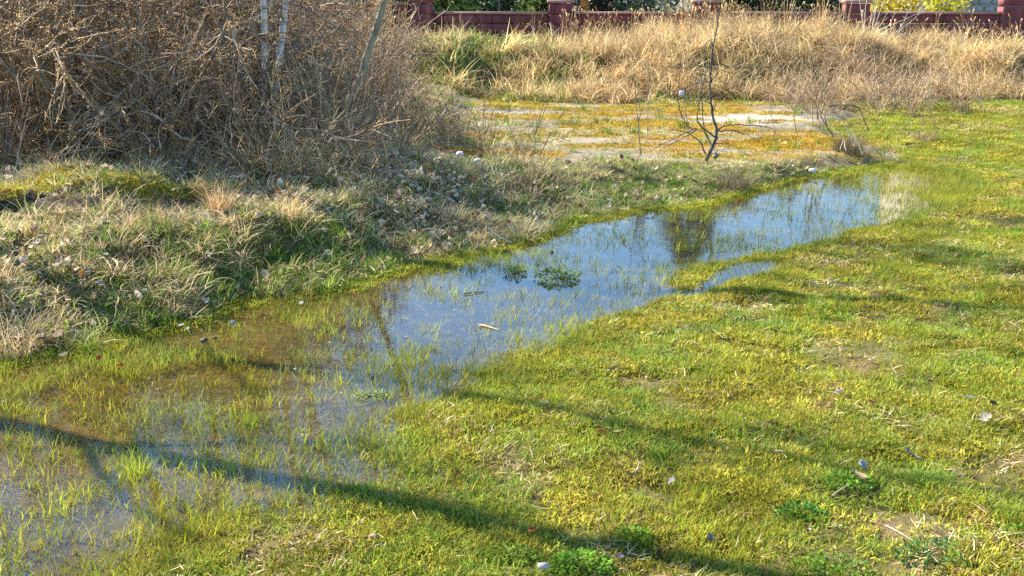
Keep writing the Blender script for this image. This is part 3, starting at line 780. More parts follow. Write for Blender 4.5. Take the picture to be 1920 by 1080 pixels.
front = [(0, 40, 9.3, .95, "berry laden grey shrub at the far left front of the thicket"),
         (3, 210, 9.6, .95, "arching grey shrub with orange berries, second from the left edge"),
         (1, 340, 9.9, .9, "tangled grey shrub in front of the slender dark trunk"),
         (2, 430, 11.2, .95, "twiggy shrub at the foot of the left birch"),
         (4, 525, 10.9, .62, "berryless pale twiggy shrub right of the birches"),
         (0, 700, 12.6, .40, "low dark shrub with orange tips at the thicket's right end"),
         (1, 515, 11.6, .7, "grey shrub around the olive leaning trunk"),
         (3, 120, 10.9, 1.1, "taller berried shrub beside the dark leaning trunk")]
rng = np.random.default_rng(77)
for k, px, Y, sc, lab in front:
    shrub(k, at_y(px, 200, Y)[0], Y, sc, rng.uniform(0, 6.28), lab)
back_pts = [(-6.0, 10.2), (-5.5, 12.2), (-4.3, 12.6), (-3.5, 12.9), (-3.7, 14.0), (-6.8, 13.8), (-5.6, 14.8), (-4.2, 15.3), (-4.0, 15.9), (-7.6, 16.4), (-6.0, 17.2), (-4.5, 17.6), (-4.2, 18.4), (-4.3, 16.9), (-8.6, 18.4), (-3.9, 15.0), (-6.8, 19.6), (-4.8, 19.8)]
for i, (x, y) in enumerate(back_pts):
    shrub([1, 2, 4, 0, 3][i % 5], x, y, rng.uniform(.9, 1.2), rng.uniform(0, 6.28), "bare tangled grey shrub deep in the thicket behind the front row", "inner shrubs of the thicket")

# ------------------------------------------------------------------ drawn saplings and sticks
def branch_thing(name, lines, label, cat, mat, Y, group=None, jitter=.12, seed=0, tint=(1, 1, 1), part="branch", sides=5, follow=False):
    """lines: list of (r0, r1, [(px,py)...]); each line is one limb at depth near Y."""
    rng = np.random.default_rng(seed + 7000)
    p0 = at_y(*lines[0][2][0], Y)
    t = empty(name, p0, label, cat, group)
    tw = MB()
    for i, (r0, r1, pts) in enumerate(lines):
        off = rng.uniform(-jitter, jitter)
        P = []
        n = len(pts)
        for k, p in enumerate(pts):
            yy = Y + (off * k / max(1, n - 1) if i else 0)
            P.append(at_y(p[0], p[1], yy))
        P = np.array(P) - np.array(p0)
        m = (n - 1) * 4 + 1; tt = np.linspace(0, n - 1, m)
        Q_ = np.stack([np.interp(tt, np.arange(n), P[:, c]) for c in range(3)], 1)
        Q_[1:-1] = (Q_[:-2] + 2 * Q_[1:-1] + Q_[2:]) / 4; Q_[1:-1] = (Q_[:-2] + 2 * Q_[1:-1] + Q_[2:]) / 4
        Q_[1:-1] += rng.normal(0, .004, (m - 2, 3))
        mb = MB(); tubes(mb, Q_[None], (.85 * max(r1, .0028) + .75 * (r0 - r1) * np.linspace(1, 0, m) ** 1.4)[None], sides, np.asarray([tint], float))
        stem_mb = mb
        if part == "branch":
            s, d, pa, t_2 = spawn(Q_[None], 7, .15, 1, .8, rng)
            P2 = grow(s, d, rng.uniform(.04, .16, len(s)), 4, .12, .03, rng)
            tubes(mb, P2, taper(len(s), 4, max(r1 * .7, .0018), .0012), 3, np.tile(tint, (len(s), 1)))
        link("stem" if i == 0 else part, mb.mesh(part, True), mat, t)
    if part == "branch" and tw.n:
        link("twigs", tw.mesh("twigs"), mat, t)
    return t
def c6(*pts): return [(1160 + x / 4.909, 100 + y / 4.909) for x, y in pts]
YT = 10.25
branch_thing("bare_tree", [
    (.022, .007, c6((805, 985), (835, 920), (875, 830), (908, 720), (880, 640), (855, 500), (845, 330), (848, 150), (856, 0), (880, -120), (910, -250), (925, -420))),
    (.011, .004, c6((885, 770), (790, 705), (715, 625), (742, 470), (765, 330), (800, 170))),
    (.010, .003, c6((850, 835), (795, 730), (772, 610), (766, 420), (765, 260), (700, 160))),
    (.010, .004, c6((803, 925), (745, 805), (655, 745), (600, 720))),
    (.010, .002, c6((910, 712), (955, 670), (1080, 655), (1250, 665), (1400, 680), (1440, 730))),
    (.008, .002, c6((915, 712), (1050, 702), (1190, 755), (1300, 800))),
    (.006, .002, c6((882, 832), (950, 825), (1060, 840), (1180, 940))),
    (.005, .002, c6((832, 935), (920, 898), (1010, 910))),
    (.009, .003, c6((715, 690), (600, 735), (480, 805), (350, 860), (290, 905))),
    (.008, .002, c6((720, 700), (620, 760), (500, 830), (420, 850), (370, 900))),
    (.007, .002, c6((850, 465), (780, 435), (680, 425), (560, 450), (440, 490), (330, 540))),
    (.007, .002, c6((845, 260), (760, 258), (660, 290), (550, 345), (390, 355))),
    (.006, .0015, c6((847, 130), (700, 110), (560, 135), (450, 125), (310, 115))),
    (.006, .0015, c6((853, 100), (960, 105), (1080, 135), (1260, 135), (1530, 115))),
    (.006, .002, c6((850, 270), (885, 215), (940, 150), (1060, 190), (1160, 250))),
    (.006, .002, c6((872, 530), (900, 450), (960, 320), (1000, 190))),
    (.007, .002, c6((660, 680), (605, 640), (555, 530), (548, 380), (560, 180), (570, 60))),
    (.005, .002, c6((640, 660), (620, 560), (615, 400), (600, 310))),
], "dark leafless young tree with wide branches on the berm above the pond", "tree", M_dark, YT, None, .3, 1)
branch_thing("thin_sapling", [(.006, .002, [(998, 298), (1003, 253), (1010, 226), (1025, 177)]), (.004, .0015, [(1003, 253), (1022, 205), (1030, 190)])],
             "thin dark stem leaning right between yard and berm, left of the tree", "sapling", M_dark, 11.0, "thin saplings on the berm", .1, 2)
branch_thing("thin_sapling", [(.005, .0015, [(1008, 298), (1025, 262), (1042, 235), (1058, 208)])],
             "thinner slanting stem sharing a root with the straighter sapling", "sapling", M_dark, 11.1, "thin saplings on the berm", .1, 3)
branch_thing("thin_sapling", [(.006, .002, [(1202, 293), (1196, 230), (1190, 160), (1186, 110)]), (.004, .0015, [(1196, 230), (1216, 170), (1217, 120)])],
             "upright thin stem over the orange moss left of the dark tree", "sapling", M_dark, 11.2, "thin saplings on the berm", .1, 4)
branch_thing("thin_sapling", [(.005, .0015, [(1215, 262), (1213, 200), (1217, 160), (1216, 118)])],
             "grey hair thin stem just left of the dark tree's low limbs", "sapling", M_twig, 12.0, "thin saplings on the berm", .1, 5)
branch_thing("thin_sapling", [(.012, .003, [(491, 337), (494, 290), (496, 240), (498, 190), (500, 130)]), (.006, .002, [(492, 332), (480, 310), (474, 290)]), (.006, .002, [(494, 334), (508, 312), (517, 280), (524, 240)])],
             "dark upright sapling in front of the birches at the thicket edge", "sapling", M_dark, 9.1, None, .15, 6)
branch_thing("thin_sapling", [(.009, .003, [(2, 362), (8, 310), (14, 250), (17, 180)]), (.006, .002, [(8, 310), (22, 270), (32, 225)])],
             "dark sapling at the very left edge of the thicket front", "sapling", M_dark, 8.2, None, .15, 7)
branch_thing("thin_sapling", [(.008, .003, [(18, 365), (30, 310), (41, 262), (56, 200)])],
             "slanting grey sapling beside the leftmost one", "sapling", M_twig, 8.1, None, .15, 8)
def c4(*pts): return [(1440 + x / 4.5, 80 + y / 4.5) for x, y in pts]
branch_thing("berm_shrub", [
    (.015, .005, c4((555, 795), (500, 715), (445, 620), (420, 500), (400, 380), (390, 250))),
    (.010, .004, c4((430, 700), (410, 560), (440, 430), (480, 300), (560, 130))),
    (.010, .004, c4((375, 710), (372, 580), (375, 440), (345, 330))),
    (.010, .004, c4((415, 650), (405, 480), (430, 350), (420, 180))),
    (.010, .004, c4((235, 750), (215, 600), (235, 470), (290, 250))),
    (.010, .004, c4((440, 620), (500, 450), (560, 330), (650, 170))),
    (.010, .004, c4((500, 715), (470, 600), (560, 420), (620, 330)))],
    "brown leafless shrub of fanned stems right of the pale gravel", "shrub", M_olive, 12.6, None, .35, 9, (1.2, 1, .8))
branch_thing("berm_shrub", [
    (.007, .003, c4((1065, 590), (1070, 500), (1050, 420), (960, 340), (850, 240))),
    (.005, .002, c4((1065, 560), (1085, 430), (1130, 330))),
    (.004, .002, c4((990, 580), (970, 520), (975, 470))),
    (.004, .002, c4((960, 580), (945, 530), (930, 500)))],
    "small dark twiggy shrub beside a grass tuft on the right lawn edge", "shrub", M_twig, 14.3, None, .3, 10)
branch_thing("bent_stem", [(.009, .006, c4((500, 535), (560, 528), (640, 522), (750, 530), (775, 560), (810, 650), (855, 740)))],
             "dark bent stem arched over the grass right of the fanned shrub", "stick", M_dark, 12.5, None, 0, 11, part="stick")
branch_thing("broken_stick", [(.010, .006, c4((725, 870), (690, 800), (668, 730), (640, 690))), (.006, .004, c4((800, 940), (750, 830), (700, 720))), (.005, .003, c4((610, 900), (635, 800))), (.005, .003, c4((660, 910), (640, 820)))],
             "tangle of broken pale sticks standing on the berm's right end", "stick", M_pale, 11.2, None, .1, 12, part="stick")
for i, (pts, Y) in enumerate([([(1705, 242), (1706, 200), (1709, 160)], 13.5), ([(1728, 250), (1738, 195)], 13.2), ([(1750, 245), (1748, 190), (1742, 150)], 13.6), ([(1455, 250), (1442, 200), (1450, 150)], 12.2)]):
    branch_thing("grey_sprout", [(.004, .0015, pts)], ["left one of three hair thin grey sprouts on the right lawn edge", "middle pale slanting sprout on the right lawn edge", "right one of three hair thin grey sprouts on the right lawn edge", "lone hair thin sprout before the pale gravel"][i], "sapling", M_twig, Y, "grey sprouts", .1, 20 + i)
# pale stemmed bush against the wall
def c9(*pts): return [(1600 + x / 6, y / 6) for x, y in pts]
branch_thing("pale_stemmed_bush", [
    (.014, .005, c9((120, 400), (125, 250), (140, 120), (150, -80))),
    (.011, .004, c9((125, 380), (100, 200), (75, 60), (60, -60))),
    (.012, .005, c9((180, 400), (195, 220), (220, 80), (235, -80))),
    (.012, .005, c9((200, 400), (235, 180), (265, 40), (280, -60))),
    (.010, .004, c9((230, 390), (260, 240), (330, 60), (360, -40))),
    (.009, .003, c9((240, 400), (320, 260), (400, 110))),
    (.008, .003, c9((240, 360), (400, 290), (600, 210), (760, 140), (900, 50))),
    (.008, .003, c9((420, 420), (560, 280), (600, 160), (640, 90))),
    (.008, .003, c9((440, 420), (570, 300), (700, 200), (740, 150))),
    (.007, .003, c9((300, 400), (420, 260), (470, 130)))],
    "pale stemmed leafless bush against the dark red wall", "shrub", M_pale, 21.3, None, .4, 13)
# sticks by the water
def c5(*pts): return [(860 + x / 6.857, 420 + y / 6.857) for x, y in pts]
G_st = "sticks at the water's edge"
branch_thing("pale_stick", [(.006, .004, c5((385, 35), (430, 100), (520, 165), (640, 230), (740, 290), (880, 370)))], "longest pale stick reaching from the bank into the pond", "stick", M_pale, 8.0, G_st, 0, 30, part="stick")
branch_thing("pale_stick", [(.005, .003, c5((640, 0), (690, 70), (730, 180), (770, 260)))], "upright curved pale stick above the longest stick", "stick", M_pale, 8.15, G_st, 0, 31, part="stick")
branch_thing("pale_stick", [(.005, .004, c5((390, 230), (470, 260), (550, 295)))], "short pale stick on the bank left of the dark twigs", "stick", M_pale, 7.95, G_st, 0, 32, part="stick")
branch_thing("pale_stick", [(.004, .003, c5((1390, 170), (1440, 210), (1495, 265)))], "short pale stick at the pond edge, rightmost of the sticks", "stick", M_pale, 8.25, G_st, 0, 33, part="stick")

# ------------------------------------------------------------------ tufts scattered over the ground
def tuft(n, rad, lmin, lmax, wid, lean0, lean1, droop, cols, seg=3, seed=0, out=.5, tipw=.15, zj=0.0, az0=None):
    rng = np.random.default_rng(seed + 100)
    a = rng.uniform(0, 2 * math.pi, n); r = rad * np.sqrt(rng.uniform(0, 1, n))
    B = np.stack([r * np.cos(a), r * np.sin(a), rng.uniform(0, zj, n) if zj else np.zeros(n)], 1)
    phi = np.where(rng.uniform(0, 1, n) < out, a + rng.normal(0, .5, n), rng.uniform(0, 2 * math.pi, n))
    if az0 is not None: phi = az0 + rng.normal(0, .45, n)
    th = rng.uniform(lean0, lean1, n); L = rng.uniform(lmin, lmax, n); dr = droop * rng.uniform(.3, 1.5, n)
    P = np.empty((n, seg + 1, 3)); P[:, 0] = B
    tw = rng.normal(0, .25, n)
    for i in range(seg):
        t = th + dr * (i / seg); ph = phi + tw * i
        P[:, i + 1] = P[:, i] + (L / seg)[:, None] * np.stack([np.sin(t) * np.cos(ph), np.sin(t) * np.sin(ph), np.cos(t)], 1)
    sd = np.stack([-np.sin(phi), np.cos(phi), rng.normal(0, .35, n)], 1); sd = nrm(sd)
    wv = np.linspace(1, tipw, seg + 1) * wid / 2
    Wd = rng.uniform(.7, 1.3, n)
    lft = P - sd[:, None] * (wv[None, :, None] * Wd[:, None, None]); rgt = P + sd[:, None] * (wv[None, :, None] * Wd[:, None, None])
    V = np.stack([lft, rgt], 2).reshape(-1, 3)
    i0 = (np.arange(n) * (seg + 1) * 2)[:, None] + (np.arange(seg) * 2)[None]
    Q = np.stack([i0, i0 + 1, i0 + 3, i0 + 2], -1).reshape(-1, 4)
    cols = np.asarray(cols, float)
    c = cols[rng.integers(0, len(cols), n)] * rng.uniform(.8, 1.2, n)[:, None]
    C = np.repeat(c, (seg + 1) * 2, 0)
    return V, Q, C
def tuft_obj(name, parts, mat):
    mb = MB()
    for V, Q, C in parts: mb.add(V, Q, None, C)
    me = mb.mesh(name); me.materials.append(mat)
    return bpy.data.objects.new(name, me)

def scatter(name, label, srcs, P, rz, sc, idx, tilt=.12, kind="stuff", seed=0):
    """One object: points on the ground, each carrying one tuft (geometry nodes)."""
    rng = np.random.default_rng(seed + 1)
    n = len(P)
    me = bpy.data.meshes.new(name); me.vertices.add(n); me.vertices.foreach_set("co", np.asarray(P, np.float32).ravel())
    rot = np.stack([rng.normal(0, tilt, n), rng.normal(0, tilt, n), rz], 1).astype(np.float32)
    a = me.attributes.new("rot", 'FLOAT_VECTOR', 'POINT'); a.data.foreach_set("vector", rot.ravel())
    a = me.attributes.new("scl", 'FLOAT', 'POINT'); a.data.foreach_set("value", np.asarray(sc, np.float32))
    a = me.attributes.new("idx", 'INT', 'POINT'); a.data.foreach_set("value", np.asarray(idx, np.int32))
    o = bpy.data.objects.new(name, me); COL.objects.link(o)
    c = bpy.data.collections.new(name + "_kinds")
    for s in srcs: c.objects.link(s)
    ng = bpy.data.node_groups.new(name, 'GeometryNodeTree')
    ng.interface.new_socket("Geometry", in_out='INPUT', socket_type='NodeSocketGeometry')
    ng.interface.new_socket("Geometry", in_out='OUTPUT', socket_type='NodeSocketGeometry')
    N, L = ng.nodes.new, ng.links.new
    gi, go = N("NodeGroupInput"), N("NodeGroupOutput")
    ci = N("GeometryNodeCollectionInfo"); ci.inputs["Collection"].default_value = c
    ci.inputs["Separate Children"].default_value = True; ci.inputs["Reset Children"].default_value = True
    ip = N("GeometryNodeInstanceOnPoints"); ip.inputs["Pick Instance"].default_value = True
    def na(nm, ty):
        q = N("GeometryNodeInputNamedAttribute"); q.data_type = ty; q.inputs["Name"].default_value = nm; return q.outputs["Attribute"]
    L(gi.outputs[0], ip.inputs["Points"]); L(ci.outputs[0], ip.inputs["Instance"])
    L(na("idx", 'INT'), ip.inputs["Instance Index"])
    er = N("FunctionNodeEulerToRotation"); L(na("rot", 'FLOAT_VECTOR'), er.inputs[0]); L(er.outputs[0], ip.inputs["Rotation"])
    L(na("scl", 'FLOAT'), ip.inputs["Scale"]); L(ip.outputs[0], go.inputs[0])
    md = o.modifiers.new("scatter", 'NODES'); md.node_group = ng
    tag(o, label, kind=kind)
    return o

def sample(dens, x0, x1, y0, y1, dmax, rng):
    """Random points where dens(x, y, pond, back, z) wants them (per square metre); a margin round the view is kept."""
    n = rng.poisson(dmax * (x1 - x0) * (y1 - y0))
    x = rng.uniform(x0, x1, n); y = rng.uniform(y0, y1, n)
    k = np.abs(x) < .52 * y + 1.3
    x, y = x[k], y[k]
    m = masks(x, y); z = height(x, y, m)
    d = dens(x, y, m[0], m[1], z) / dmax
    k = rng.uniform(0, 1, len(x)) < d
    return x[k], y[k], z[k], m[0][k], m[1][k]
def fall(y, near, far, p=1.0):      # density falls with distance
    return near + (far - near) * np.clip((y - 3.2) / 14.0, 0, 1) ** p

def put(name, label, srcs, pts, smin, smax, rng, dist_scale=.5, zoff=-.004, tilt=.12):
    x, y, z = pts[:3]
    n = len(x)
    sc = rng.uniform(smin, smax, n) * (1 + dist_scale * np.clip((y - 4) / 14, 0, 1))
    if name.startswith('bank') or name.startswith('shore'): sc = sc * np.interp(x, [.2, 1.2], [1, .55])
    scatter(name, label, srcs, np.stack([x, y, z + zoff], 1), rng.uniform(0, 6.28, n), sc, rng.integers(0, len(srcs), n), tilt)
    return n
COUNT = {}
ymask = lambda x, y, back: (back > .1) * sstep(10.4, 11.2, y - .25 * x) * sstep(-1.3, -.4, x) * (y < 18.6)   # yard

GREEN = [(.17, .27, .022), (.25, .33, .032), (.12, .21, .018), (.33, .36, .045)]
YEL = [(.39, .36, .035), (.33, .31, .03), (.46, .39, .06), (.22, .17, .035)]
STR = [(.58, .44, .21), (.45, .31, .14), (.66, .54, .32), (.28, .18, .08), (.22, .13, .06)]
lawn_src = [tuft_obj("lawn_tuft", [tuft(22, .05, .014, .038, .0040, .2, 1.2, .6, GREEN, 3, i)], M_lawn) for i in range(5)]
moss_src = [tuft_obj("moss_tuft", [tuft(46, .05, .007, .018, .0042, .2, 1.3, .5, YEL, 2, 20 + i, tipw=.4)], M_moss) for i in range(4)]
straw_src = [tuft_obj("straw_tuft", [tuft(9, .05, .018, .052, .0036, 1.0, 1.5, .3, STR, 3, 40 + i, out=.2, zj=.015)], M_straw) for i in range(4)]
long_src = [tuft_obj("long_tuft", [tuft(14, .035, .04, .09, .0048, .05, .7, .7, GREEN, 4, 60 + i)], M_lawn) for i in range(4)]

rng = np.random.default_rng(201)
on_lawn = lambda p, b: (p < .02) & (b < .02)
pt = sample(lambda x, y, p, b, z: on_lawn(p, b) * fall(y, 1250, 420, .6) * (.08 + 1.35 * sstep(.40, .60, fbm(x, y, 2.3, 3, 11))), -5, 12, 2.4, 18.5, 2200, rng)
COUNT["lawn"] = put("lawn_grass", "short yellow green lawn grass on the right of the pond", lawn_src, pt, .7, 1.35, rng, .25)
pt = sample(lambda x, y, p, b, z: on_lawn(p, b) * fall(y, 1700, 500, .6) * (.10 + 1.2 * sstep(.4, .58, fbm(x, y, 4.1, 3, 13))), -5, 12, 2.4, 17, 2200, rng)
COUNT["moss"] = put("lawn_moss", "yellow moss growing through the lawn", moss_src, pt, .8, 1.6, rng, .4)
pt = sample(lambda x, y, p, b, z: on_lawn(p, b) * fall(y, 340, 120, .7) * (.12 + 1.3 * sstep(.45, .65, fbm(x, y, 2.7, 3, 15))), -5, 12, 2.4, 18, 640, rng)
COUNT["straw"] = put("lawn_straw", "dead straw lying between the lawn blades", straw_src, pt, .7, 1.3, rng, .5)
pt = sample(lambda x, y, p, b, z: on_lawn(p, b) * (p < -.25) * fall(y, 130, 60) * sstep(.5, .68, fbm(x, y, 1.6, 3, 17)), -5, 12, 2.4, 18.5, 130, rng)
COUNT["long"] = put("long_lawn_grass", "longer green grass tufts standing out of the lawn", long_src, pt, .5, 1.1, rng, .4)

# pond: emergent shoots, drowned straw, moss islands
drown_src = [tuft_obj('drowned_tuft', [tuft(12, .06, .025, .07, .004, 1.3, 1.6, .1, [(.17, .125, .03), (.11, .075, .018), (.20, .155, .045), (.15, .15, .025)], 2, 70 + i, out=.2)], M_straw) for i in range(4)]
shoot_src = [tuft_obj("pond_shoot", [tuft(k, .045, .022, .075, .0036, .0, .75, .7, [(.15, .22, .02), (.22, .27, .025), (.32, .31, .05), (.09, .14, .018)], 3, 80 + k)], M_lawn) for k in (4, 6, 9, 14)]
pt = sample(lambda x, y, p, b, z: (p > .0) * (170 + 430 * sstep(.46, .64, fbm(x, y, 2.6, 3, 19))) * (.45 + .8 * (1 - sstep(.2, 1.0, p))) * (1 + 1.5 * (1 - sstep(4.8, 6.0, y))) * (1 - .45 * sstep(7, 8.5, y)) * (1 + 3 * sstep(2.9, 3.5, x)), -5, 6, 2.6, 12, 2600, rng)
pt = (pt[0], pt[1], np.maximum(pt[2], -.012)) + pt[3:]
COUNT["shoots"] = put("pond_grass", "sparse grass shoots standing up through the pond water", shoot_src, pt, .45, 1.3, rng, .1)
pt = sample(lambda x, y, p, b, z: (p > -.03) * (z > -.06) * 560 * (1 - .65 * sstep(5.0, 6.0, y) * sstep(-1.6, -.6, x)) * (.25 + .9 * sstep(.45, .6, fbm(x, y, 3.4, 3, 23))), -5, 6, 2.6, 12, 620, rng)
COUNT["drowned"] = put("drowned_straw", "brown drowned grass lying in the shallow water", drown_src, pt, .7, 1.3, rng, .1, -.006, .1)
pt = sample(lambda x, y, p, b, z: (p > -.05) * (z > -.007) * 1300, -5, 6, 2.6, 12, 1500, rng)
COUNT["islands"] = put("pond_moss", "yellow moss and grass islands just above the waterline", moss_src + lawn_src[:2], pt, .7, 1.3, rng, .2)

pt = sample(lambda x, y, p, b, z: (p > .0) * (z <= -.007) * (700 * (1 - sstep(5.4, 6.6, y)) * sstep(.40, .58, fbm(x, y, 3.0, 3, 24)) + 160), -5, 6, 2.6, 12, 860, rng)
put("drowned_moss", "yellow green moss and grass lying under the shallow water", moss_src + lawn_src[:3], pt, .5, 1.0, rng, 0)
# bank
BG = [(.13, .22, .025), (.20, .29, .035), (.10, .17, .02)]
BD = [(.60, .46, .24), (.48, .35, .16), (.70, .57, .34), (.36, .24, .11), (.34, .30, .10)]
bank_green = [tuft_obj("bank_green_tuft", [tuft(18, .05, .06, .17, .0065, .1, .7, .9, BG, 4, 120 + i)], M_bank) for i in range(4)]
bank_dry = [tuft_obj("bank_dry_tuft", [tuft(26, .06, .08,   .24, .0060, .3, 1.1, 1.0, BD, 4, 140 + i), tuft(12, .10, .06, .18, .0052, 1.1, 1.5, .3, BD, 3, 150 + i, out=.2, zj=.03)], M_straw) for i in range(5)]
bank_low = [tuft_obj("bank_low_tuft", [tuft(15, .06, .03, .09, .0055, .6, 1.4, .5, BD[:3] + BG[:2], 3, 160 + i, out=.3)], M_straw) for i in range(4)]
ledmask = lambda x, y: (x < -2.2) & (ledf(x, y) > -.33) & (ledf(x, y) < .7) & (x > -6)
ledf = lambda x, y: (y - (7.15 + 0.62 * (x + 3.27)))
on_bank = lambda x, y, p, b: (~ledmask(x, y) | (vnoise(x * 40, y * 40, 8) > .68)) & (b > .03) & (p < .03) & ~(ymask(x, y, b) > .3) & (y < 18.3)
kk = lambda x: sstep(-1.2, .6, x)
pt = sample(lambda x, y, p, b, z: on_bank(x, y, p, b) * (30 + 300 * sstep(.46, .62, fbm(x, y, 1.5, 3, 25))) * np.where(y < 8.2 + .2 * x, 1, .12 + .6 * kk(x)) * (1.4 - .5 * sstep(.3, 1.2, b)) * np.interp(x, [.5, 1.3], [1, 2.2]), -6, 6, 4.6, 18, 700, rng)
COUNT["bankg"] = put("bank_green_grass", "fresh green grass growing along the pond bank", bank_green, pt, .4, 1.0, rng, .0)
pt = sample(lambda x, y, p, b, z: on_bank(x, y, p, b) * (50 + 230 * sstep(.46, .64, fbm(x, y, 1.9, 3, 27))) * np.where(x > .3, .5, 1) * np.where(y > 8.4, .6, 1), -6, 6, 4.6, 18, 280, rng)
COUNT["bankd"] = put("bank_dry_grass", "matted pale dead grass tussocks on the pond bank", bank_dry, pt, .4, 1.05, rng, .1)
pt = sample(lambda x, y, p, b, z: on_bank(x, y, p, b) * (230 + 420 * sstep(.38, .6, fbm(x, y, 3.5, 3, 45))) * np.where(y < 12, 1, .4), -6, 6, 4.6, 18, 650, rng)
COUNT["bankl"] = put("bank_turf", "low trodden turf and straw on the bank", bank_low, pt, .7, 1.4, rng, .4)
ledf = lambda x, y: (y - (7.15 + 0.62 * (x + 3.27)))
pt = sample(lambda x, y, p, b, z: (b > .3) * (x < -2.2) * (ledf(x, y) > .05) * (ledf(x, y) < .75) * 900, -5, -2, 6, 9, 900, rng)
put("bank_moss", "golden moss cushion on the ledge of the left bank", moss_src, pt, .8, 1.5, rng, .3)
pt = sample(lambda x, y, p, b, z: (b > .0) * (b < .35) * (p < .02) * 260 * (x > -.6), -2, 5, 5, 12.5, 260, rng)
put("shore_moss", "yellow moss along the far shore of the pond", moss_src + lawn_src, pt, .8, 1.4, rng, .1)

# leaf litter on the bank
def leaf_mesh(seed, L=.05, col=(.45, .38, .30), maple=False):
    rng = np.random.default_rng(seed + 333)
    n = 7; t = np.linspace(0, 1, n)
    hw = np.sin(np.pi * t ** .8) ** .8 * .33 * L * rng.uniform(.8, 1.2)
    if maple: hw = hw * (1 + .5 * np.abs(np.sin(t * 9)))
    curl = rng.uniform(.3, 1.3); roll = rng.uniform(.3, 1.2)
    a = curl * (t - .5)
    x = L * (t - .5) * np.cos(a * .6); z = L * .35 * curl * (t - .5) ** 2 * 2 + .004
    V = np.stack([np.stack([x, -hw, z + hw * roll * .8], 1), np.stack([x, hw * 0, z], 1), np.stack([x, hw, z + hw * roll * rng.uniform(.3, 1)], 1)], 1)
    V = V + rng.normal(0, L * .055, V.shape)
    i = np.arange(n * 3).reshape(n, 3)
    Q = np.concatenate([np.stack([i[:-1, k], i[:-1, k + 1], i[1:, k + 1], i[1:, k]], -1) for k in (0, 1)])
    mb = MB(); mb.add(V.reshape(-1, 3), Q, None, col)
    return mb
def leaf_src(k, cols, L): 
    me = leaf_mesh(k, L, cols).mesh("litter_leaf", True); me.materials.append(M_leaf); return bpy.data.objects.new("litter_leaf", me)
lit = [leaf_src(k, c, L) for k, (c, L) in enumerate([((.50, .41, .29), .048), ((.60, .51, .38), .042), ((.36, .27, .17), .052), ((.20, .13, .08), .05), ((.42, .35, .28), .036), ((.28, .12, .05), .042)])]
pt = sample(lambda x, y, p, b, z: on_bank(x, y, p, b) * (60 + 150 * sstep(.5, .66, fbm(x, y, 1.3, 3, 29)) + 150 * sstep(7.9, 8.4, y) * (1 - sstep(9.8, 10.8, y)) * (x < -.2)) * np.where(x > -.4, .35, 1) * (1 + .8 * sstep(8.0, 8.4, y) * (1 - sstep(9.2, 9.8, y))), -6, 6, 4.6, 16, 620, rng)
n = len(pt[0])
scatter("leaf_litter", "pale dead leaves strewn thickly over the bank and under the thicket", lit, np.stack([pt[0], pt[1], pt[2] + rng.uniform(.02, .08, n)], 1), rng.uniform(0, 6.28, n), rng.uniform(.6, 1.35, n), rng.choice(6, n, p=[.27, .24, .2, .12, .12, .05]), .6)

pt = sample(lambda x, y, p, b, z: ((p < -.03) & (b < 0)) * (10 + 60 * sstep(.5, .62, fbm(x, y, 3.3, 3, 131))), -4, 8, 2.4, 13, 70, rng)
n = len(pt[0])
scatter("lawn_litter", "tiny brown leaf crumbs and bits lying between the lawn blades", lit, np.stack([pt[0], pt[1], pt[2] + rng.uniform(.0, .016, n)], 1), rng.uniform(0, 6.28, n), rng.uniform(.18, .5, n), rng.choice(6, n, p=[.1, .06, .24, .3, .1, .2]), .5)
pt = sample(lambda x, y, p, b, z: (p > .02) * (3 + 26 * (1 - sstep(.03, .2, p)) + 12 * sstep(.55, .68, fbm(x, y, 2.0, 3, 141))), -5, 6, 2.6, 12, 42, rng)
n = len(pt[0])
scatter("pond_debris", "tiny leaf crumbs and bits floating on the pond and along its waterline", lit, np.stack([pt[0], pt[1], np.maximum(pt[2], 0) + .001], 1), rng.uniform(0, 6.28, n), rng.uniform(.15, .5, n), rng.choice(6, n, p=[.12, .08, .24, .36, .1, .1]), .08)
# dry undergrowth in and before the thicket
def stem_src(seed):
    rng = np.random.default_rng(seed + 650)
    n = 9; az = rng.uniform(0, 6.28, n); sp = rng.uniform(.1, .8, n)
    P = grow(np.stack([np.cos(az) * .06, np.sin(az) * .06, np.zeros(n)], 1), np.stack([np.cos(az) * sp, np.sin(az) * sp, np.ones(n)], 1), rng.uniform(.3, .75, n), 7, .12, -.04, rng)
    cs = np.array([(.40, .27, .13), (.31, .21, .12), (.52, .39, .21), (.22, .145, .08)])
    mb = MB(); tubes(mb, P, taper(n, 7, .0048, .0025), 3, cs[rng.integers(0, 4, n)])
    s, d, pa, tt = spawn(P, 7, .2, 1, .7, rng)
    P2 = grow(s, d, rng.uniform(.06, .22, len(s)), 4, .2, -.02, rng)
    tubes(mb, P2, taper(len(s), 4, .0035, .002), 3, cs[rng.integers(0, 4, len(s))])
    me = mb.mesh("undergrowth_stem"); me.materials.append(M_stem)
    return bpy.data.objects.new("undergrowth_stem", me)
under = [stem_src(k) for k in range(5)]
thick = lambda x, y: sstep(8.5, 9.2, y + .35 * (fbm(x, y, 1.5, 2, 71) - .5) + .1 * (x + 2)) * (1 - sstep(-1.75, -.95, x + .07 * (y - 9) + .5 * (fbm(x, y, 1.2, 2, 73) - .5)))
pt = sample(lambda x, y, p, b, z: thick(x, y) * 20 * (y < 21), -9.5, 0.5, 8.5, 21, 34, rng)
COUNT["under"] = put("dry_undergrowth", "brown tangled dry stems filling the foot of the thicket", under, pt, .6, 1.3, rng, .3, -.02, .25)
pt = sample(lambda x, y, p, b, z: thick(x, y) * (60 + 110 * (1 - sstep(9.4, 10.6, y))) * (y < 21), -9.5, 0.5, 8.5, 21, 170, rng)
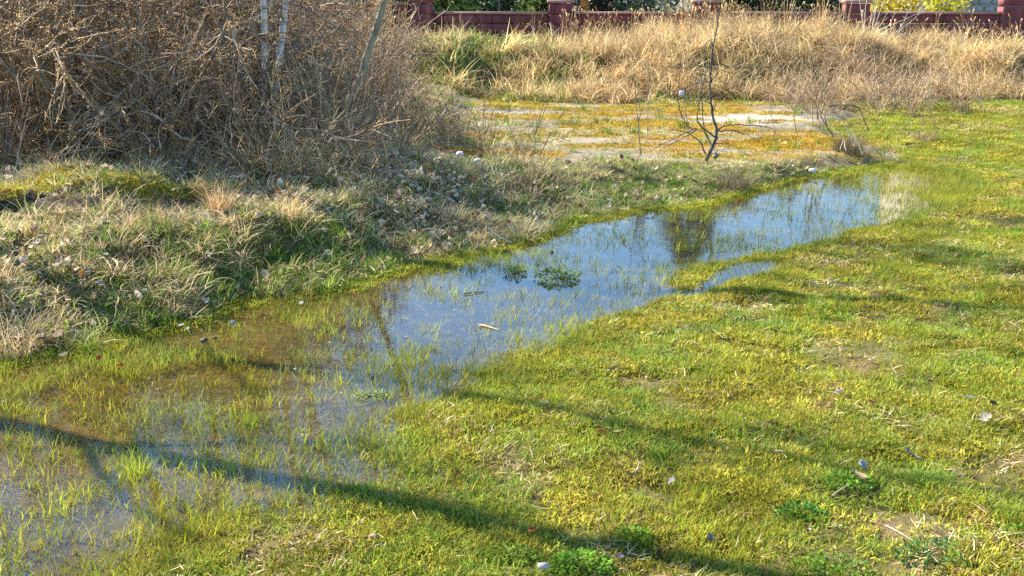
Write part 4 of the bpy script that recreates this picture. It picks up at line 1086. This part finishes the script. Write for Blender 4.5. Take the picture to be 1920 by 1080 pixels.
put("thicket_grass", "dead grass between the stems of the thicket", bank_dry, pt, .8, 1.8, rng, .5)

# mounds
RD = [(.58, .42, .19), (.66, .52, .28), (.46, .30, .12), (.70, .58, .34), (.32, .20, .08)]
reed_src = [tuft_obj("reed_tuft", [tuft(34, .12, .25, .62, .013, .05, .8, 1.3, RD, 5, 220 + i, out=.6), tuft(16, .18, .2, .5, .012, .9, 1.5, .4, RD, 4, 240 + i, out=.4, zj=.08)], M_reed) for i in range(6)]
drape_src = [tuft_obj("drape_tuft", [tuft(44, .14, .3, .75, .013, .35, 1.0, 1.3, RD, 6, 280 + i, az0=-math.pi / 2)], M_reed) for i in range(4)]
mdg_src = [tuft_obj("mound_green_tuft", [tuft(26, .10, .08, .24, .012, .2, 1.0, .9, [(.16, .23, .03), (.24, .29, .05), (.50, .42, .20), (.12, .18, .02), (.42, .32, .15)], 4, 260 + i)], M_bank) for i in range(4)]
def kmound(x, y):
    ft = np.interp(x, FOOT_X, FOOT_Y) + 0.7 * (fbm(x, y, 1.1, 3, 3) - .5)
    return (y - ft) / 1.75
gold = lambda x: .16 + .84 * sstep(.45, 1.05, x) - .25 * sstep(6.2, 6.6, x) * (1 - sstep(7.2, 7.8, x))
def d_drape(x, y, p, b, z):
    k = kmound(x, y)
    return sstep(-.02, .12, k) * (1 - sstep(.85, 1.05, k)) * 26 * np.maximum(gold(x), .25) * sstep(.45, .58, fbm(x, y, 1.9, 3, 191))
def d_reed(x, y, p, b, z):
    k = kmound(x, y)
    kb = sstep(-.15, .02, k + .12 * sstep(1, 1.6, x))
    return kb * (y < 22.0) * 62 * gold(x) * (.10 + 1.25 * sstep(.40, .56, fbm(x, y, 1.7, 3, 91)))
pt = sample(d_drape, -9, 12, 17, 22.1, 26, rng)
scatter("draped_dry_grass", "long golden straw hanging down the mound slopes in bundles", drape_src, np.stack([pt[0], pt[1], pt[2] - .01], 1), rng.normal(0, .5, len(pt[0])), rng.uniform(.5, 1.15, len(pt[0])), rng.integers(0, 4, len(pt[0])), .12)
pt = sample(d_reed, -9, 12, 17, 22.1, 85, rng)
COUNT["reed"] = put("tall_dry_grass", "tall golden dead grass covering the mounds before the wall", reed_src, pt, .45, 1.1, rng, 0, -.03, .25)
pt = sample(lambda x, y, p, b, z: sstep(-.35, -.05, kmound(x, y)) * (y < 22) * 75 * (1.15 - gold(x)) * sstep(.30, .55, fbm(x, y, 1.3, 3, 93)), -9, 12, 17, 22, 80, rng)
COUNT["mdg"] = put("mound_green_grass", "green and straw grass on the lower mound at the left", mdg_src, pt, .7, 1.5, rng, 0, -.02)
# tall seed stalks standing above the ridge, seen against the wall
def stalk_src(seed):
    rng = np.random.default_rng(seed + 777)
    n = 5; az = rng.uniform(0, 6.28, n); sp = rng.uniform(.02, .3, n)
    P = grow(rng.normal(0, .05, (n, 3)) * np.array([1, 1, 0]), np.stack([np.cos(az) * sp, np.sin(az) * sp, np.ones(n)], 1), rng.uniform(.55, .95, n), 7, .05, -.02, rng)
    cs = np.array(RD)[rng.integers(0, 5, n)]
    mb = MB(); tubes(mb, P, taper(n, 7, .004, .002), 3, cs)
    for i in range(n):
        a, b_ = P[i, 5], P[i, 6]; d = nrm(b_ - a); L = rng.uniform(.07, .13)
        dd = nrm(d + np.array([.3 * math.cos(az[i]), .3 * math.sin(az[i]), -.1]))
        H = np.stack([b_ - dd * .01, b_ + dd * L * .35, b_ + dd * L * .7 - np.array([0, 0, .01]), b_ + dd * L - np.array([0, 0, .03])])
        tubes(mb, H[None], np.array([[.004, .013, .010, .002]]), 5, cs[i:i + 1] * 1.05)
    me = mb.mesh("seed_stalk"); me.materials.append(M_reed); return bpy.data.objects.new("seed_stalk", me)
stk = [stalk_src(k) for k in range(5)]
pt = sample(lambda x, y, p, b, z: (kmound(x, y) > .7) * (y < 22.0) * (1.5 + 15 * sstep(.48, .62, fbm(x, y * 0, 1.3, 2, 95)) * (x > 1.0)) * np.where(x > 0.9, 1, .4), -4, 12, 19.0, 22.0, 25, rng)
put("seed_stalks", "tall dry seed head stalks standing up before the red wall", stk, pt, .35, .95, rng, 0, -.03, .1)
# brown haze of dry herb stems before the mound and in the yard
pt = sample(lambda x, y, p, b, z: (b > -1.5) * (x > 4.0) * (x < 7.2) * sstep(15.2, 16.6, y) * (y < 19) * 11 + (b > .3) * (x > -1.2) * (x < .4) * (y > 10.3) * (y < 13.4) * 6 * sstep(-.2, .1, -(x + .2 * (y - 11))), -2, 8, 10, 19, 32, rng)
put("dry_herb_stems", "brown hair thin dry herb stems before the mound and beside the thicket", under, pt, .5, .95, rng, .2, -.02, .25)
ym_src = [tuft_obj("yard_moss_tuft", [tuft(30, .07, .008, .02, .008, .3, 1.3, .4, [(.34, .24, .015), (.38, .20, .012), (.28, .22, .02)], 2, 300 + i, tipw=.4)], M_moss) for i in range(3)]
pt = sample(lambda x, y, p, b, z: ymask(x, y, b) * 150 * np.maximum(sstep(.52, .64, fbm(x, y * 2.2, .9, 4, 41)), sstep(.52, .62, fbm(x, y * 2, 1.2, 3, 77))), -2, 7, 10, 18.6, 420, rng)
put("yard_moss", "golden moss cushions spread over the gravel yard", ym_src, pt, .8, 1.6, rng, 0)
# yard: sparse tufts and moss
pt = sample(lambda x, y, p, b, z: ymask(x, y, b) * (5 + 55 * sstep(.54, .66, fbm(x, y * 1.6, .9, 3, 97))), -2, 7, 10, 18.6, 130, rng)
put("yard_grass", "thin dry grass scattered over the mossy gravel yard", bank_low + bank_green[:1], pt, .6, 1.3, rng, .3)
print("SCATTER", COUNT, flush=True)

# ------------------------------------------------------------------ single things on the lawn, in the pond and on the bank
def lying(name, px, py, label, cat, mesh, mat, rz, z=None, tilt=(0, 0), group=None, sc=1.0, dz=.012):
    zz = 0.03
    for _ in range(4):
        x, y = at_z(px, py, zz); h = gz1(x, y); zz = max(h, 0.0 if z is None else z) + dz
    o = link(name, mesh, mat, None, (x, y, zz)); o.rotation_euler = (tilt[0], tilt[1], rz); o.scale = (sc, sc, sc)
    return tag(o, label, cat, group)
rng = np.random.default_rng(9)
G_lf = "single dead leaves on the lawn"
PALE, BRN, RED, TAN, GRY = (.27, .23, .18), (.10, .055, .03), (.32, .10, .03), (.46, .33, .18), (.20, .19, .18)
leaves = [(1577, 738, PALE, .075, "pale curled dead leaf above the two dark brown ones on the right lawn"), (1637, 758, BRN, .06, "dark brown leaf lying right of the pale curled leaf"),
          (1817, 748, GRY, .06, "pale grey leaf near the right lawn edge, upper of two"), (1849, 786, PALE, .07, "whitish leaf near the right lawn edge, lower of two"),
          (1861, 760, BRN, .05, "brown leaf between the two pale leaves at the right edge"), (1700, 846, PALE, .045, "small round whitish leaf, upper of a close pair"),
          (1714, 858, GRY, .06, "crinkled whitish leaf, lower of a close pair"), (1612, 872, (.33, .34, .38), .065, "blue grey crumpled leaf above the folded tan leaf"),
          (1608, 895, TAN, .085, "folded tan leaf standing in the grass below the blue grey one"), (1147, 779, BRN, .05, "dark brown leaf at the end of the upper tree shadow"),
          (1127, 807, RED, .045, "rust red leaf beside the upper tree shadow"), (1000, 936, BRN, .05, "dark brown leaf between the two tree shadows"),
          (998, 997, RED, .05, "orange brown leaf on the lower tree shadow"), (862, 888, BRN, .055, "brown leaf at the flooded edge of the lawn"),
          (1570, 690, PALE, .04, "small pale leaf far out on the sunny lawn"), (1330, 1010, PALE, .04, "small white leaf on the lower lawn right of the shadow"),
          (1160, 1044, GRY, .035, "tiny white leaf right of the two weed clumps"), (1260, 905, (.40, .36, .34), .055, "grey leaf on the muddy bare spot of the lawn")]
for i, (px, py, c, L, lab) in enumerate(leaves):
    lying("dead_leaf", px, py, lab, "leaf", leaf_mesh(50 + i, L * .8, c, i % 3 == 0).mesh("dead_leaf", True), M_leaf, rng.uniform(0, 6.28), tilt=tuple(rng.normal(0, .3, 2)), group=G_lf, dz=.026)
G_bl = "single dead leaves on the bank"
bl = [(385, 567, (.70, .66, .60), .06, "bright white leaf on the bank just above the waterline"), (340, 612, (.66, .62, .55), .05, "whitish leaf lying at the pond's near edge of the bank"),
      (215, 547, (.40, .10, .05), .07, "rust red leaf on the left bank, upper of two"), (246, 607, (.36, .13, .05), .07, "rust red leaf on the left bank, lower of two"),
      (165, 455, (.50, .14, .04), .05, "small orange red leaf below the mossy ledge"), (713, 396, (.50, .16, .05), .05, "orange leaf on the bank right of the long shadow"),
      (745, 427, (.42, .16, .07), .05, "reddish leaf on the bank slope above the pond"), (75, 635, (.28, .25, .25), .09, "big dark grey leaf at the waterline in the left corner"),
      (110, 572, (.62, .58, .54), .06, "pale leaf on the left bank beside a green tuft"), (517, 400, (.68, .62, .52), .06, "pale leaf beside the long shadow on the bank"),
      (565, 570, (.66, .62, .55), .05, "whitish leaf at the water's edge where the ochre shallows begin"), (820, 477, (.45, .33, .20), .07, "upright brown leaf on the bank edge over the blue water"),
      (430, 490, (.66, .62, .55), .05, "pale leaf among dead tussocks in the middle of the bank"), (345, 510, (.62, .57, .50), .06, "pale leaf left of the tallest dead tussock")]
for i, (px, py, c, L, lab) in enumerate(bl):
    zz = .25
    lying("dead_leaf", px, py, lab, "leaf", leaf_mesh(90 + i, L * .75, np.array(c) * .45, i % 2 == 0).mesh("dead_leaf", True), M_leaf, rng.uniform(0, 6.28), tilt=tuple(rng.normal(0, .4, 2)), group=G_bl, dz=.06)

def rock(seed, s, col, flat=.6):
    rng = np.random.default_rng(seed + 60)
    V, Q = [], []
    nu, nv = 7, 5
    for j in range(nv):
        ph = math.pi * (j + .5) / nv
        for i in range(nu):
            a = 2 * math.pi * i / nu
            r = s * rng.uniform(.75, 1.2)
            V.append((r * math.sin(ph) * math.cos(a), r * .8 * math.sin(ph) * math.sin(a), r * flat * math.cos(ph)))
    V += [(0, 0, s * flat), (0, 0, -s * flat)]
    T = []
    for j in range(nv - 1):
        for i in range(nu):
            Q.append((j * nu + i, (j + 1) * nu + i, (j + 1) * nu + (i + 1) % nu, j * nu + (i + 1) % nu))
    for i in range(nu):
        T.append((nu * nv, i, (i + 1) % nu)); T.append((nu * nv + 1, (nv - 1) * nu + (i + 1) % nu, (nv - 1) * nu + i))
    mb = MB(); mb.add(V, Q, T, col); return mb
M_rock = plain("stone_surface", (.75, .75, .75), .8, (1, 1, 1), 30, .4, True)
mb = MB(); box(mb, (-.018, -.012, 0), (.018, .012, .010), (.42, .34, .29), .004)
lying("stone_chip", 1018, 1063, "pinkish white square stone chip between two green weed clumps", "stone", mb.mesh("stone_chip"), M_rock, .5, tilt=(.5, .2), dz=.02)
lying("stone_chip", 699, 1006, "small pink stone chip at the flooded lawn edge beside green grass", "stone", rock(1, .014, (.60, .42, .32)).mesh("stone_chip"), M_rock, .2, dz=.015)
for i, (px, py, s, lab) in enumerate([(1503, 985, .02, "grey stone lying on the bank in the left corner")][:0]): pass
lying("soil_clod", 383, 638, "larger dark soil clod standing out of the ochre shallows", "clod", rock(2, .022, (.05, .035, .025)).mesh("soil_clod"), M_rock, 0, z=0, dz=.006)
lying("soil_clod", 403, 633, "smaller dark soil clod right beside the larger one", "clod", rock(3, .014, (.05, .035, .025)).mesh("soil_clod"), M_rock, 1, z=0, dz=.006)
lying("soil_clod", 948, 473, "black clump of wet debris under the longest pale stick", "clod", rock(4, .035, (.02, .017, .014), .5).mesh("soil_clod"), M_rock, 0, z=0, dz=.008)
lying("soil_clod", 1035, 472, "small black clod alone in the blue water", "clod", rock(5, .014, (.02, .017, .014)).mesh("soil_clod"), M_rock, 0, z=0, dz=.006)
lying("boulder", 1525, 297, "pale grey stone lying on the sunny end of the berm", "stone", rock(6, .045, (.55, .53, .52), .5).mesh("boulder"), M_rock, 0, dz=.03)
lying("boulder", 1342, 292, "dark grey pointed stone right of the young tree's foot", "stone", rock(7, .035, (.14, .14, .16), .9).mesh("boulder"), M_rock, 0, dz=.05)
for i, (px, py, lab) in enumerate([(862, 288, "white crumpled scrap among leaves at the thicket's right end"), (896, 163, "white scrap at the foot of the left mound")]):
    lying("white_scrap", px, py, lab, "litter", rock(10 + i, .05, (.75, .74, .72), .5).mesh("white_scrap"), M_rock, i, dz=.04)
b = at_y(1278, 168, 18.1)
bag = link("plastic_bag", rock(20, .055, (.62, .62, .62), 1.0).mesh("plastic_bag"), M_rock, None, (b[0], 18.1, gz1(b[0], 18.1) + .10)); tag(bag, "crumpled white plastic bag at the foot of the golden mound", "bag")
# floating stick and twig
def stick_flat(name, a, b_, r, mat, label, z=.004):
    p, q = at_z(*a, z), at_z(*b_, z)
    d = np.array([q[0] - p[0], q[1] - p[1], 0])
    P = np.stack([d * t + np.array([0, 0, 0.002 * math.sin(t * 5)]) for t in np.linspace(0, 1, 7)])
    mb = MB(); tubes(mb, P[None], np.linspace(r, r * .6, 7)[None], 6, np.array([(.80, .68, .48)]))
    return tag(link(name, mb.mesh(name, True), mat, None, (p[0], p[1], z)), label, "stick")
stick_flat("floating_stick", (899, 609), (936, 618), .006, M_pale, "short white stick floating in the middle of the pond")
stick_flat("floating_twig", (870, 551), (908, 546), .004, M_dark, "thin black twig floating in the blue water", .006)
stick_flat("straw_stalk", (1560, 930), (1590, 908), .003, M_pale, "straight pale straw stalk under the folded tan leaf", .10)
stick_flat("straw_stalk", (1660, 985), (1712, 1012), .003, M_pale, "long pale straw stalk on the lower right lawn", .10)

# weed clumps
def weed(px, py, r, n, label, col, hgt=.05, z=None, group="leafy weed clumps", name="weed_clump", ll=.026):
    rng = np.random.default_rng(int(px) + 5)
    zz = .04
    for _ in range(4):
        x, y = at_z(px, py, zz); zz = max(gz1(x, y), 0 if z is None else z)
    a = rng.uniform(0, 6.28, n); rr = r * np.sqrt(rng.uniform(0, 1, n))
    C = np.stack([rr * np.cos(a) * 1.25, rr * np.sin(a), hgt * (1 - (rr / r) ** 2 * .8) * rng.uniform(.4, 1.1, n)], 1)
    d = nrm(np.stack([np.cos(a), np.sin(a), rng.uniform(-.1, .9, n)], 1) + rng.normal(0, .5, (n, 3)))
    s = nrm(np.cross(d, nrm(rng.normal(0, .4, (n, 3)) + np.array([0, 0, 1]))))
    L = ll * .55 * rng.uniform(.6, 1.3, n)[:, None]; Wd = L * .34
    nn = nrm(np.cross(d, s))
    V = np.stack([C, C + d * L * .3 + s * Wd + nn * L * .1, C + d * L * .75 + s * Wd * .8 + nn * L * .1, C + d * L, C + d * L * .75 - s * Wd * .8 + nn * L * .1, C + d * L * .3 - s * Wd + nn * L * .1], 1)
    T = np.array([(0, 1, 2, 3), (0, 3, 4, 5)])
    mb = MB(); cc = np.asarray(col)[None] * rng.uniform(.65, 1.35, (n, 1))
    mb.add(V.reshape(-1, 3), (T[None] + np.arange(n)[:, None, None] * 6).reshape(-1, 4), None, np.repeat(cc, 6, 0))
    t = empty(name, (x, y, zz), label, "weed", group)
    link("leaves", mb.mesh("leaves"), M_weed, t)
    k = min(n, 40); mb = MB()
    P = np.stack([C[:k] * np.array([.2, .2, 0]), C[:k] * .6, C[:k]], 1); tubes(mb, P, taper(k, 3, .0014, .001), 3, np.tile(np.asarray(col) * .9, (k, 1)))
    link("stems", mb.mesh("stems"), M_weed, t)
WG = (.12, .22, .015)
weed(950, 1052, .075, 330, "deep green weed clump at the bottom left of the square stone chip", WG)
weed(1088, 1066, .085, 420, "broad deep green weed clump right of the square stone chip", WG)
weed(1188, 1010, .055, 160, "deep green weed clump on the lower tree shadow", WG, .04)
weed(1590, 905, .075, 200, "low bright green weed patch under the folded tan leaf", (.11, .25, .02), .03)
weed(1502, 968, .07, 190, "green weed patch on the lower lawn left of the long straw", (.09, .21, .02), .035)
weed(1760, 1045, .11, 260, "spreading dark green weed patch near the bottom right corner", (.06, .16, .03), .035)
weed(1560, 1070, .10, 240, "bright weed patch at the bottom edge of the lawn", (.10, .24, .02), .035)
weed(1560, 600, .10, 150, "sunlit bright weed patch far out on the lawn", (.14, .27, .02), .03)
weed(1912, 1008, .05, 130, "weed clump cut by the right edge of the photo", WG, .04)
weed(1180, 765, .06, 140, "green weed patch above the dark brown leaf by the shadow", (.08, .19, .02), .03)
weed(1046, 523, .115, 220, "leafy water plant island in the middle of the blue water", (.27, .36, .03), .07, 0, "leafy plants in the pond", "water_plant", .034)
weed(965, 513, .06, 90, "smaller leafy water plant left of the plant island", (.27, .36, .04), .05, 0, "leafy plants in the pond", "water_plant", .03)
weed(700, 742, .07, 120, "pale floating rosette in the grey shallows", (.26, .33, .14), .012, 0, "leafy plants in the pond", "water_plant", .02)

def clump(px, py, label, n, lmin, lmax, cols, mat, name="grass_tussock", group=None, rad=.06, droop=.8, lean=.7, z=None, wid=.0045, seed=0):
    zz = .1
    for _ in range(5):
        x, y = at_z(px, py, zz); zz = max(gz1(x, y), -.01 if z is None else z)
    V, Q, C = tuft(n, rad, lmin, lmax, wid, .05, lean, droop, cols, 5, 900 + seed)
    mb = MB(); mb.add(V, Q, None, C)
    return tag(link(name, mb.mesh(name), mat, None, (x, y, zz - .005)), label, "grass tuft", group)
G_t = "single tussocks on the bank"
clump(535, 490, "tall pale dead grass tussock on the edge of the bank above the ochre water", 260, .12, .32, BD, M_straw, group=G_t, rad=.10, droop=1.5, seed=1)
clump(415, 425, "golden dry tussock standing in front of the long shadow on the bank", 170, .12, .28, [(.52, .36, .18), (.44, .28, .13)], M_straw, group=G_t, rad=.07, seed=2)
clump(860, 350, "grey green tussock with drooping dead blades above the middle bank", 240, .10, .26, BD + BG, M_straw, group=G_t, rad=.12, droop=1.6, seed=3)
clump(1375, 338, "dark hanging grass tussock at the undercut berm edge by the far water", 420, .18, .42, [(.20, .16, .10), (.28, .23, .14), (.10, .12, .04)], M_straw, group=G_t, rad=.13, droop=1.8, seed=4)
clump(20, 650, "big grey tussock drooping to the water in the lower left bank corner", 320, .15, .36, BD + [(.20, .18, .12)], M_straw, group=G_t, rad=.14, droop=1.7, seed=5)
clump(310, 520, "pale flattened tussock in the sunny middle of the left bank", 260, .12, .28, BD, M_straw, group=G_t, rad=.14, droop=1.6, lean=1.1, seed=6)
clump(790, 325, "small orange brown tuft at the thicket's right foot", 120, .08, .18, [(.50, .32, .12), (.42, .24, .08)], M_straw, group=G_t, rad=.06, seed=7)
clump(1590, 285, "brown drooping tussock on the dark edge at the berm's right end", 420, .16, .38, [(.34, .26, .16), (.26, .19, .11), (.16, .15, .06)], M_straw, group=G_t, rad=.16, droop=1.7, seed=8)
clump(1735, 262, "brown flattened tussock on the far right lawn", 180, .10, .2, [(.42, .32, .18), (.32, .24, .13)], M_straw, group=G_t, rad=.14, droop=1.5, lean=1.1, seed=9)
G_p = "grass tufts standing in the flooded lawn"
LGc = [(.20, .27, .025), (.28, .32, .04), (.14, .20, .02)]
clump(690, 838, "dense round grass tuft at the right of the flooded shallows", 60, .04, .09, LGc, M_lawn, "pond_tuft", G_p, .03, .9, .9, wid=.004, seed=11)
clump(255, 890, "bright leaning grass tuft below the wide tree shadow on the water", 70, .06, .14, LGc, M_lawn, "pond_tuft", G_p, .05, .6, .7, wid=.0045, seed=12)
clump(165, 660, "yellow green tuft at the water's edge in the left corner", 90, .07, .16, LGc, M_bank, "pond_tuft", G_p, .05, .7, .7, wid=.0045, seed=13)
clump(470, 800, "thin upright grass tuft above the wide tree shadow", 34, .05, .11, LGc, M_lawn, "pond_tuft", G_p, .03, .5, .5, wid=.004, seed=14)
clump(430, 890, "dark grass tuft standing on the wide tree shadow", 30, .04, .10, [(.10, .14, .02), (.16, .20, .03)], M_lawn, "pond_tuft", G_p, .03, .5, .5, wid=.004, seed=15)
